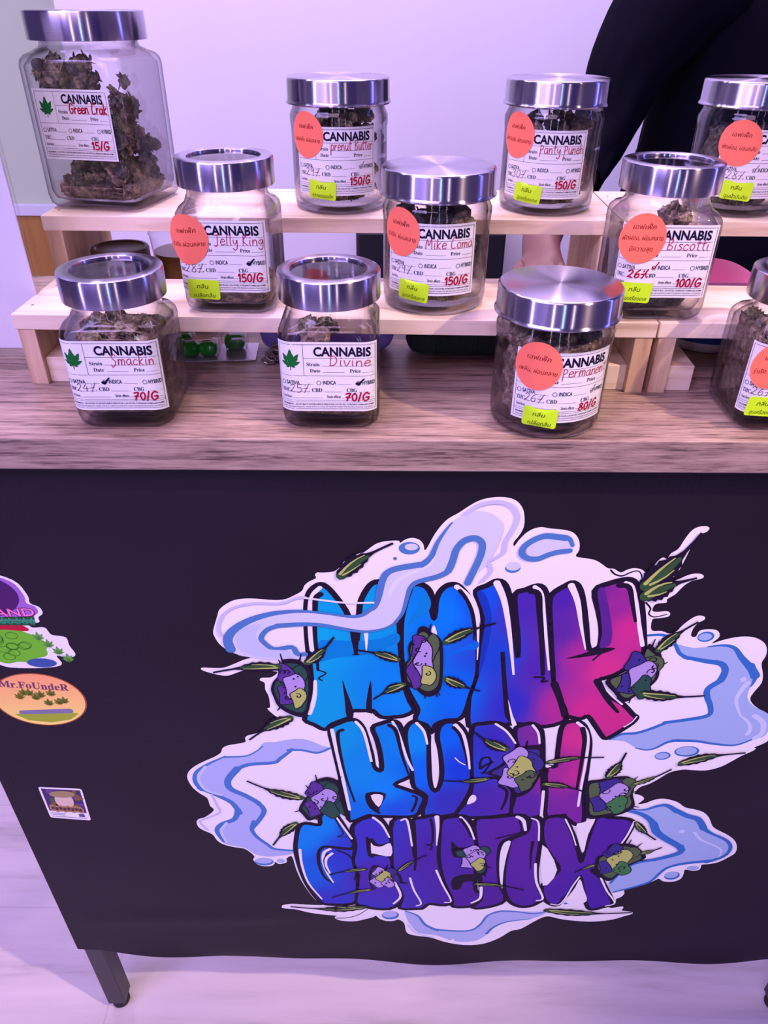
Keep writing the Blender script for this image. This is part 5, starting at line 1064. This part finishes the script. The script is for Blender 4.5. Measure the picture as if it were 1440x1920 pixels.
# folded knit and violet cloth
M['knit'], nt, b = nm('dark_knit'); tc = nd(nt, 'ShaderNodeTexCoord'); wv = nd(nt, 'ShaderNodeTexWave', wave_type='BANDS', bands_direction='X', i_Scale=95.0, i_Distortion=1.5)
L(nt, tc.outputs['Object'], wv.inputs['Vector']); bp = nd(nt, 'ShaderNodeBump', i_Strength=0.7, i_Distance=0.0012); L(nt, wv.outputs[0], bp.inputs['Height']); L(nt, bp.outputs[0], b.inputs['Normal'])
b.inputs['Base Color'].default_value = (0.018, 0.028, 0.034, 1); b.inputs['Roughness'].default_value = 0.95
def cloth_roll(name, x0, x1, y0, y1, ht, folds, mat, seed):
    mb = MB(); nx, nc = 60, 40; vs = []; sd = Vector((seed*7.1, 0, 0))
    for i in range(nx + 1):
        x = x0 + (x1 - x0)*i/nx; e = math.sqrt(max(0.02, 1 - (2*i/nx - 1)**8))
        for k_ in range(nc):
            a = 2*PI*k_/nc; cy, sz = math.cos(a), math.sin(a)
            y = (y0 + y1)/2 + (y1 - y0)/2*math.copysign(abs(cy)**0.6, cy)*e
            z = ht/2 + ht/2*math.copysign(abs(sz)**0.7, sz)*e
            q = 0.0016*math.sin(folds*z/ht*2*PI + 3*noise.noise(Vector((x*30, z*40, 0)) + sd)) + 0.002*noise.noise(Vector((x*40, y*40, z*60)) + sd)
            vs.append((x, y + q*math.copysign(1, cy), max(0.0003, z + 0.6*q)))
    fs = [(i*nc + k_, i*nc + (k_ + 1) % nc, (i + 1)*nc + (k_ + 1) % nc, (i + 1)*nc + k_) for i in range(nx) for k_ in range(nc)]
    fs += [tuple(range(nc)), tuple(nx*nc + k_ for k_ in reversed(range(nc)))]
    mb.add(vs, fs); return mb.build(name, mat, None, smooth=True)
o = cloth_roll('folded_scarf', -0.047, 0.052, 0.0, 0.040, 0.026, 3, M['knit'], 1); o.location = (0.066, 0.151, TT)
tag(o, 'dark folded knitted scarf lying under the low riser in the middle', 'scarf')
M['violet'] = plain('violet_cloth', (0.30, 0.20, 0.85), 0.8)
o = cloth_roll('folded_cloth', -0.062, 0.060, 0.0, 0.034, 0.030, 2, M['violet'], 2); o.location = (-0.052, 0.158, TT)
tag(o, 'violet folded cloth under the low riser behind the key chain', 'cloth')

# bowl and tray at the right
M['blue'] = plain('blue_glaze', (0.015, 0.07, 0.36), 0.25); M['ceramic'] = plain('white_glaze', (0.62, 0.62, 0.66), 0.25)
t = tag(empty('shallow_dish', (0.300, 0.200, TT)), 'shallow blue dish with a pale base under the right low riser', 'dish')
MB().add(*lathe([(0, 0.004), (0.034, 0.004), (0.0415, 0.013), (0.046, 0.026), (0.0472, 0.0265), (0.0465, 0.0245), (0.0428, 0.0115), (0.036, 0.0025), (0, 0.0022)], 56)).build('dish_bowl', M['blue'], t, smooth=True, angle=60)
MB().add(*lathe([(0, 0.0), (0.033, 0.0), (0.0372, 0.0022), (0.0425, 0.0085), (0.0435, 0.0118), (0.0431, 0.0119), (0.0363, 0.0022), (0, 0.0020)], 56)).build('dish_base', M['ceramic'], t, smooth=True, angle=60)
M['pink'] = plain('pink_plastic', (0.90, 0.30, 0.56), 0.28)
def tray():
    """rounded oblong tray with a flaring wall that dips along its side"""
    o = MB(); prof = [(0.0, 0.002), (0.80, 0.002), (0.90, 0.006), (0.965, 0.5), (1.0, 0.93), (1.02, 1.0), (1.035, 0.985), (1.0, 0.5), (0.92, 0.0), (0.0, 0.0)]
    n = 72; vs = []
    for r, hz in prof:
        for k_ in range(n):
            a = 2*PI*k_/n; c, s = math.cos(a), math.sin(a); x = 0.075*r*math.copysign(abs(c)**0.55, c); y = 0.042*r*math.copysign(abs(s)**0.55, s)
            hh = 0.030 + 0.010*math.cos(2*a + PI)*1.0; vs.append((x, y, hz*hh if hz > 0.01 else hz))
    fs = [(i*n + k_, i*n + (k_ + 1) % n, (i + 1)*n + (k_ + 1) % n, (i + 1)*n + k_) for i in range(len(prof) - 1) for k_ in range(n)]
    return o.add(vs, fs)
t = tray().build('tray', M['pink'], None, smooth=True, angle=50); t.location = (0.322, 0.290, TT)
tag(t, 'pink plastic tray on the counter behind the right low riser', 'tray')

# the black cabinet behind the counter
c = tag(empty('cabinet', (0.0815, 1.03, 0)), 'matt black low cabinet standing behind the counter by the white wall', 'cabinet')
MB().add(*bar((-0.1345, -0.13, 0.03), (0.1345, 0.15, 0.915), 0.004)).build('cabinet_body', M['cab'] if 'cab' in M else M.setdefault('cab', plain('matt_black_laminate', (0.008, 0.008, 0.012), 0.5)), c)
MB().add(*bar((-0.131, -0.148, 0.05), (0.131, -0.1305, 0.910), 0.003)).build('door', M['cab'], c)
MB().add(*bar((-0.120, -0.12, 0.0), (0.120, 0.14, 0.0295))).build('plinth', M['frame'], c)
# ------------------------------------------------------------------ the person behind the counter
PX, PY = 0.57, 0.77
person = tag(empty('person', (PX, PY, 0)), 'person in a loose black shirt leaning one bare forearm on the counter', 'person')
M['skin'], nt, b = nm('skin'); b.inputs['Base Color'].default_value = (0.19, 0.080, 0.070, 1); b.inputs['Roughness'].default_value = 0.5
b.inputs['Subsurface Weight'].default_value = 0.08; b.inputs['Subsurface Radius'].default_value = (0.01, 0.004, 0.002)
M['cotton'], nt, b = nm('black_cotton'); tc = nd(nt, 'ShaderNodeTexCoord'); ns = nd(nt, 'ShaderNodeTexNoise', i_Scale=9.0, i_Detail=3.0)
L(nt, tc.outputs['Object'], ns.inputs['Vector']); bp = nd(nt, 'ShaderNodeBump', i_Strength=0.25, i_Distance=0.02); L(nt, ns.outputs[0], bp.inputs['Height']); L(nt, bp.outputs[0], b.inputs['Normal'])
b.inputs['Base Color'].default_value = (0.0030, 0.0030, 0.0075, 1); b.inputs['Roughness'].default_value = 0.9; b.inputs['Specular IOR Level'].default_value = 0.06
M['hair'] = plain('black_hair', (0.010, 0.008, 0.008), 0.5)
M['shoe'] = plain('dark_shoe_leather', (0.02, 0.018, 0.018), 0.4)
def skin_mesh(name, verts, edges, radii, root, sub=2):
    me = bpy.data.meshes.new(name); me.from_pydata(verts, edges, []); o = link(name, me)
    md = o.modifiers.new('skin', 'SKIN'); md.use_smooth_shade = True; md.branch_smoothing = 0.4
    for i, r in enumerate(radii):
        q = me.skin_vertices[0].data[i]; q.radius = (r, r) if not isinstance(r, tuple) else r; q.use_root = i == root
    sb = o.modifiers.new('sub', 'SUBSURF'); sb.levels = sub; sb.render_levels = sub
    bpy.context.view_layer.update(); dg = bpy.context.evaluated_depsgraph_get()
    res = bpy.data.meshes.new_from_object(o.evaluated_get(dg)); bpy.data.objects.remove(o); res.name = name
    return res
V = []; E_ = []; R_ = []
def node(p, r, prev=None):
    V.append((p[0] - PX, p[1] - PY, p[2])); R_.append(r)
    if prev is not None: E_.append((prev, len(V) - 1))
    return len(V) - 1
pel = node((0.57, 0.79, 0.80), (0.135, 0.10)); sp = node((0.57, 0.785, 0.98), (0.125, 0.09), pel); ch = node((0.57, 0.775, 1.17), (0.14, 0.10), sp)
nk = node((0.57, 0.765, 1.32), 0.055, ch); jw = node((0.57, 0.725, 1.385), (0.058, 0.070), nk); hd = node((0.57, 0.73, 1.455), (0.072, 0.094), jw); cr = node((0.57, 0.745, 1.535), (0.062, 0.078), hd)
node((0.57, 0.624, 1.428), 0.013, hd)                                                # nose
for s in (-1, 1): node((0.57 + s*0.082, 0.745, 1.440), 0.013, hd)                      # ears
def fingers(palm, base, tips, rads):
    for (bx, by, bz), (mx_, my, mz), (tx, ty, tz), r in zip(base, tips[0], tips[1], rads):
        a = node((bx, by, bz), r*1.05, palm); c = node((mx_, my, mz), r, a); node((tx, ty, tz), r*0.82, c)
sh = node((0.405, 0.74, 1.275), 0.052, ch); a1 = node((0.322, 0.69, 1.170), 0.040, sh); el = node((0.280, 0.650, 1.080), 0.035, a1)
fa = node((0.238, 0.575, 1.045), 0.034, el); fb = node((0.203, 0.50, 1.032), 0.030, fa); wr = node((0.180, 0.412, 1.014), (0.024, 0.020), fb); pm = node((0.178, 0.370, 1.000), (0.030, 0.013), wr)
fingers(pm, [(0.159, 0.356, 0.999), (0.171, 0.352, 1.000), (0.184, 0.353, 1.000), (0.195, 0.358, 0.999)],
        ([(0.157, 0.342, 1.001), (0.170, 0.338, 1.002), (0.184, 0.338, 1.002), (0.197, 0.344, 1.001)], [(0.156, 0.334, 0.9925), (0.169, 0.329, 0.9925), (0.184, 0.329, 0.9925), (0.198, 0.335, 0.9925)]), (0.0086, 0.0092, 0.0092, 0.0082))
th = node((0.156, 0.378, 0.998), 0.011, pm); t2 = node((0.147, 0.357, 0.996), 0.010, th); node((0.146, 0.340, 0.9940), 0.0085, t2)
sh = node((0.735, 0.77, 1.275), 0.052, ch); a1 = node((0.775, 0.785, 1.15), 0.046, sh); el = node((0.800, 0.79, 1.03), 0.040, a1); fa = node((0.810, 0.765, 0.93), 0.037, el); wr = node((0.815, 0.735, 0.815), (0.022, 0.026), fa); pm = node((0.815, 0.725, 0.765), (0.014, 0.034), wr)
fingers(pm, [(0.815, 0.699, 0.735), (0.816, 0.714, 0.728), (0.816, 0.730, 0.728), (0.815, 0.745, 0.734)],
        ([(0.812, 0.692, 0.705), (0.812, 0.709, 0.692), (0.812, 0.728, 0.692), (0.812, 0.746, 0.705)], [(0.804, 0.692, 0.682), (0.802, 0.709, 0.664), (0.802, 0.728, 0.666), (0.804, 0.745, 0.684)]), (0.0086, 0.0092, 0.0092, 0.008))
th = node((0.805, 0.695, 0.775), 0.012, pm); t2 = node((0.795, 0.675, 0.750), 0.0105, th); node((0.790, 0.668, 0.728), 0.0085, t2)
for s in (-1, 1):
    hp = node((0.57 + s*0.085, 0.795, 0.74), 0.080, pel); kn = node((0.57 + s*0.095, 0.79, 0.43), 0.052, hp); ak = node((0.57 + s*0.100, 0.815, 0.085), 0.034, kn); node((0.57 + s*0.105, 0.71, 0.030), (0.036, 0.022), ak)
body = link('body', skin_mesh('body', V, E_, R_, 0)); body.parent = person; body.data.materials.clear(); body.data.materials.append(M['skin'])
def rings(mb, R, n=48, fold=0.008, seed=0.0, cap0=False, cap1=False):
    """loft of oriented rings (centre, radius x, radius y, axis)"""
    vs = []
    for i, (c, rx, ry, ax) in enumerate(R):
        ax = Vector(ax).normalized(); a = ax.cross(Vector((0, 1, 0.02))).normalized(); b_ = ax.cross(a)
        for k_ in range(n):
            t_ = 2*PI*k_/n; p = Vector(c) + a*rx*math.cos(t_) + b_*ry*math.sin(t_)
            d = (a*math.cos(t_) + b_*math.sin(t_)); f_ = fold*(noise.noise(Vector((3.2*math.cos(t_), 3.2*math.sin(t_), i*0.22 + seed))) + 0.5*noise.noise(Vector((8*math.cos(t_), 8*math.sin(t_), i*0.5 + seed))))
            vs.append(p + d*f_ - Vector((PX, PY, 0)))
    m = len(R); fs = [(i*n + k_, i*n + (k_ + 1) % n, (i + 1)*n + (k_ + 1) % n, (i + 1)*n + k_) for i in range(m - 1) for k_ in range(n)]
    mb.add(vs, fs); return mb
def dense(keys, sub=5): return [((q[0], q[1], q[2]), q[3], q[4], (q[5], q[6], q[7])) for q in catmull(keys, False, sub)]
shirt = MB()
rings(shirt, dense([(0.57, 0.765, 1.352, 0.066, 0.062, 0, 0, 1), (0.57, 0.768, 1.332, 0.115, 0.080, 0, 0, 1), (0.57, 0.77, 1.295, 0.172, 0.100, 0, 0, 1), (0.57, 0.77, 1.22, 0.184, 0.118, 0, 0, 1), (0.57, 0.77, 1.10, 0.180, 0.126, 0, 0, 1), (0.57, 0.77, 1.00, 0.197, 0.136, 0, 0, 1), (0.57, 0.77, 0.93, 0.220, 0.152, 0, 0, 1), (0.57, 0.77, 0.84, 0.250, 0.160, 0, 0, 1)]), 72, 0.011)
rings(shirt, dense([(0.510, 0.768, 1.255, 0.060, 0.070, -1, -0.1, -0.1), (0.455, 0.755, 1.268, 0.076, 0.080, -1, -0.2, -0.35), (0.385, 0.725, 1.250, 0.072, 0.074, -0.7, -0.3, -0.7), (0.330, 0.698, 1.178, 0.055, 0.058, -0.4, -0.3, -0.9), (0.303, 0.672, 1.112, 0.043, 0.050, -0.4, -0.4, -0.8), (0.274, 0.640, 1.074, 0.040, 0.045, -0.5, -0.6, -0.6), (0.243, 0.592, 1.047, 0.040, 0.044, -0.4, -0.8, -0.3)]), 40, 0.004, 5.0)
rings(shirt, dense([(0.630, 0.768, 1.255, 0.060, 0.070, 1, 0, -0.1), (0.685, 0.765, 1.268, 0.076, 0.080, 1, 0, -0.35), (0.755, 0.775, 1.235, 0.072, 0.074, 0.6, 0.1, -0.8), (0.782, 0.785, 1.14, 0.064, 0.066, 0.2, 0.1, -1), (0.800, 0.79, 1.045, 0.060, 0.062, 0.2, 0, -1)]), 40, 0.007, 9.0)
sm = shirt.build('shirt', M['cotton'], person, smooth=True)
tr = MB()
for s in (-1, 1):
    rings(tr, dense([(0.57 + s*0.07, 0.785, 0.90, 0.120, 0.125, 0, 0, 1), (0.57 + s*0.085, 0.79, 0.74, 0.108, 0.115, 0, 0, 1), (0.57 + s*0.095, 0.79, 0.43, 0.080, 0.085, 0, 0, 1), (0.57 + s*0.100, 0.805, 0.08, 0.068, 0.075, 0, 0, 1)]), 36, 0.006, 3.0 + s)
tr.build('trousers', M['cotton'], person, smooth=True)
for s in (-1, 1):
    MB().add(*box(0.085, 0.235, 0.075, (s*0.104, -0.015, 0.0375), 0.032, 4)).build('shoe', M['shoe'], person, smooth=True)
hr = MB(); vs, fs = lathe([(0, 0.100), (0.045, 0.094), (0.078, 0.062), (0.090, 0.015), (0.090, -0.030), (0.080, -0.060)], 40)
vs = [(x*1.0, y*1.12 + 0.012 + (0.030 if y < 0 and z < 0.03 else 0)*(1 if y < -0.03 else 0), z + 1.475 + (0.03 if y < -0.05 and z < 0.03 else 0)) for x, y, z in vs]
hr.add(vs, fs).build('hair', M['hair'], person, smooth=True)
M['eye_white'] = plain('eye_white', (0.6, 0.58, 0.56), 0.25)
for s in (-1, 1):
    at_ = Matrix.Translation((s*0.027, 0.6535 - PY, 1.450)); ball = [(0, -0.0052), (0.0085, -0.0030), (0.0112, 0), (0.0085, 0.0030), (0, 0.0052)]
    ey = MB().add(*lathe(ball, 24), mx=at_).build('eye', M['eye_white'], person, smooth=True)
    MB().add(*lathe([(0, -0.0046), (0.0035, -0.0030), (0.0046, 0), (0.0035, 0.0030), (0, 0.0046)], 16), mx=at_ @ Matrix.Translation((0, -0.0082, 0))).build('iris', M['rubber'], ey, smooth=True)
    MB().add(*tube([(s*0.014, 0.648 - PY, 1.466), (s*0.027, 0.645 - PY, 1.470), (s*0.042, 0.655 - PY, 1.465)], [0.002, 0.0035, 0.0018], 8)).build('eyebrow', M['hair'], person, smooth=True)
M['lip'] = plain('lip_skin', (0.16, 0.05, 0.05), 0.5)
MB().add(*tube([(-0.022, 0.662 - PY, 1.392), (-0.010, 0.651 - PY, 1.394), (0.0, 0.648 - PY, 1.393), (0.010, 0.651 - PY, 1.394), (0.022, 0.662 - PY, 1.392)], [0.002, 0.005, 0.006, 0.005, 0.002], 10)).build('mouth', M['lip'], person, smooth=True)

# ------------------------------------------------------------------ stickers stuck on the banner
def sticker_print(label):
    s = Print(); return s
ST = 0.5
def sp_(pts): return [(x, z - ST) for x, z in pts]
X0, Z0 = -0.4, 0.0
# oval orange sticker with the sitting figure's grove left as plants and a log
p = Print(); C0 = STK['oval']; 
p.lay(fill2d(ellipse(C0, 0.0455, 0.0375, 44)), 1, ink(140, 70, 60)); f = fill2d(ellipse(C0, 0.0440, 0.0362, 44), 0.006)
p.lay(f, 1.6, [tuple(a + (b2 - a)*max(0, min(1, (C0[1] + 0.037 - z)/0.074)) for a, b2 in zip(ink(238, 140, 125), ink(255, 196, 130))) for x, z in f[0]])
p.lay(put('Mr.FoUndeR', C0[0] - 0.001, C0[1] + 0.0159, 0.0088, width=0.066, bold=0.012, serif=True, align='c', rot=-0.08), 2.2, ink(112, 55, 105))
r5 = random.Random(5)
p.lay(fill2d([(C0[0] - 0.030, C0[1] - 0.0207), (C0[0] + 0.0, C0[1] - 0.0148), (C0[0] + 0.034, C0[1] - 0.0192), (C0[0] + 0.024, C0[1] - 0.0281), (C0[0] + 0.004, C0[1] - 0.0326), (C0[0] - 0.018, C0[1] - 0.0296)]), 2.2, ink(150, 150, 60))
p.lay(ribbon([(C0[0] - 0.022, C0[1] - 0.0178), (C0[0] + 0.026, C0[1] - 0.0155)], 0.0055, 0.0066), 2.5, ink(120, 105, 165))
for q in range(9):
    lx, lz = C0[0] - 0.018 + 0.0052*q, C0[1] - 0.0089 + r5.uniform(0, 0.018)
    for vf in leaf7(lx, lz, 0.013): p.lay(vf, 2.4 + 0.02*q, ink(105 + r5.randint(-15, 15), 100, 45))
s = p.build('sticker', M['print'], ban); tag(s, 'orange oval sticker with purple lettering')
# round purple sticker cut by the left edge
p = Print(); C1 = STK['round']
out = catmull([(C1[0] + a, C1[1] + b_*0.60) for a, b_ in ((-0.05, 0.052), (-0.02, 0.055), (0.008, 0.038), (0.016, 0.010), (0.016, -0.006), (0.023, -0.014), (0.024, -0.026), (0.019, -0.034), (0.018, -0.044), (0.008, -0.046), (-0.012, -0.044), (-0.03, -0.046), (-0.05, -0.040), (-0.075, -0.02), (-0.082, 0.01), (-0.072, 0.038))], True, 4)
p.lay(fill2d(out), 1, 'wht'); inn = [(C1[0] - 0.03 + (x - C1[0] + 0.03)*0.93, C1[1] + (z - C1[1])*0.93) for x, z in out]
p.lay(fill2d(inn), 1.5, ink(150, 90, 205)); p.lay(fill2d(ellipse((C1[0] - 0.032, C1[1] + 0.0044), 0.040, 0.026, 40)), 2, ink(75, 30, 105))
p.lay(fill2d([(C1[0] - 0.06, C1[1] - 0.0222), (C1[0] + 0.015, C1[1] - 0.0192), (C1[0] + 0.014, C1[1] - 0.0303), (C1[0] - 0.04, C1[1] - 0.0303)]), 2.4, ink(40, 75, 60))
p.lay(put('AND', C1[0] + 0.0175, C1[1] - 0.0192, 0.0100, width=0.037, bold=0.045, align='r', rot=0.04), 2.8, ink(60, 20, 70)); p.lay(put('AND', C1[0] + 0.0168, C1[1] - 0.0186, 0.0092, width=0.0355, bold=0.012, align='r', rot=0.04), 3.1, ink(230, 110, 205))
for q in range(5):
    for vf in leaf7(C1[0] - 0.014 + 0.0065*q, C1[1] - 0.0274, 0.010): p.lay(vf, 3.0, ink(60, 135, 125))
s = p.build('sticker', M['print'], ban); tag(s, 'round purple sticker with pink lettering')
# green die-cut sticker: a plain leafy bud under a red band
p = Print(); C2 = STK['bud']
out = catmull([(C2[0] + a, C2[1] + b_*0.74) for a, b_ in ((-0.06, 0.035), (-0.045, 0.048), (-0.01, 0.047), (0.008, 0.036), (0.013, 0.030), (0.024, 0.030), (0.028, 0.018), (0.040, 0.014), (0.041, 0.0), (0.044, -0.016), (0.036, -0.022), (0.026, -0.018), (0.028, -0.034), (0.010, -0.040), (-0.020, -0.040), (-0.032, -0.034), (-0.05, -0.028), (-0.066, -0.01), (-0.066, 0.015))], True, 4)
p.lay(fill2d(out), 1, 'wht')
lump = [(C2[0] - 0.017 + (0.038 + 0.0018*math.sin(9*t_))*math.cos(t_), C2[1] - 0.0015 + (0.027 + 0.0016*math.cos(11*t_))*math.sin(t_)*0.80) for t_ in [2*PI*q/60 for q in range(60)]]
p.lay(fill2d(lump), 1.6, ink(105, 165, 55))
for q in range(12):
    a_ = r5.uniform(0, 6.28); rr = r5.uniform(0.2, 0.8); p.lay(ribbon(ellipse((C2[0] - 0.018 + 0.028*rr*math.cos(a_), C2[1] - 0.0015 + 0.019*rr*math.sin(a_)), 0.0055, 0.0042, 14), 0.0009, closed=True), 1.9, ink(62, 115, 40))
p.lay(fill2d(catmull([(C2[0] - 0.052, C2[1] + 0.0163), (C2[0] - 0.044, C2[1] + 0.0318), (C2[0] - 0.010, C2[1] + 0.0318), (C2[0] + 0.006, C2[1] + 0.0237), (C2[0] + 0.007, C2[1] + 0.0178), (C2[0] - 0.02, C2[1] + 0.0192)], True, 4)), 2.1, ink(175, 25, 60))
for q in range(4):
    for vf in leaf7(C2[0] + 0.015 + 0.007*q, C2[1] + 0.0074 - 0.009*q, 0.014): p.lay(vf, 2.2, ink(95, 140, 80))
p.lay(fill2d(ellipse((C2[0] + 0.010, C2[1] - 0.0229), 0.014, 0.006, 20)), 2.2, ink(60, 75, 165))
s = p.build('sticker', M['print'], ban); tag(s, 'green die-cut sticker with a red top')
# rectangular picture card
p = Print(); A_, B_, C_, D_ = STK['card']
def qd(u, v): return tuple((A_[k]*(1 - u) + B_[k]*u)*(1 - v) + (D_[k]*(1 - u) + C_[k]*u)*v for k in (0, 1))
def patch(u0, v0, u1, v1, n=6): return fill2d([qd(u0 + (u1 - u0)*k/n, v0) for k in range(n)] + [qd(u1, v0 + (v1 - v0)*k/n) for k in range(n)] + [qd(u1 - (u1 - u0)*k/n, v1) for k in range(n)] + [qd(u0, v1 - (v1 - v0)*k/n) for k in range(n)])
rc = [qd(0.05, 0), qd(0.95, 0), qd(0.99, 0.02), qd(1, 0.06), qd(1, 0.94), qd(0.99, 0.98), qd(0.95, 1), qd(0.05, 1), qd(0.01, 0.98), qd(0, 0.94), qd(0, 0.06), qd(0.01, 0.02)]
p.lay(fill2d(rc), 1, 'wht'); p.lay(patch(0.05, 0.05, 0.95, 0.76), 1.5, ink(70, 45, 110))
for q in range(16):
    c_ = qd(r5.uniform(0.1, 0.9), r5.uniform(0.1, 0.7)); p.lay(fill2d(ellipse(c_, r5.uniform(0.002, 0.005), r5.uniform(0.002, 0.006), 10, r5.uniform(0, 3))), 1.7 + 0.02*q, ink(*r5.choice([(60, 90, 70), (95, 60, 150), (120, 80, 60), (30, 20, 60)])))
p.lay(fill2d(ellipse(qd(0.5, 0.40), 0.010, 0.015, 20)), 2.2, ink(205, 165, 190)); p.lay(fill2d(ellipse(qd(0.5, 0.20), 0.014, 0.006, 20)), 2.3, ink(150, 120, 110))
for q in range(8): p.lay(fill2d(ellipse(qd(0.16 + 0.095*q, 0.66 + 0.02*(q % 2)), 0.0035, 0.0062, 12)), 2.5, ink(165, 115, 105)); p.lay(fill2d(ellipse(qd(0.16 + 0.095*q, 0.66 + 0.02*(q % 2)), 0.0016, 0.003, 10)), 2.7, ink(80, 45, 70))
for v, u1 in ((0.82, 0.42), (0.87, 0.40), (0.93, 0.92)): p.lay(patch(0.06, v, u1, v + 0.018), 2, ink(120, 105, 150))
p.lay(patch(0.74, 0.80, 0.88, 0.90), 2.1, ink(90, 75, 140))
s = p.build('sticker', M['print'], ban); tag(s, 'small white-edged picture card sticker')
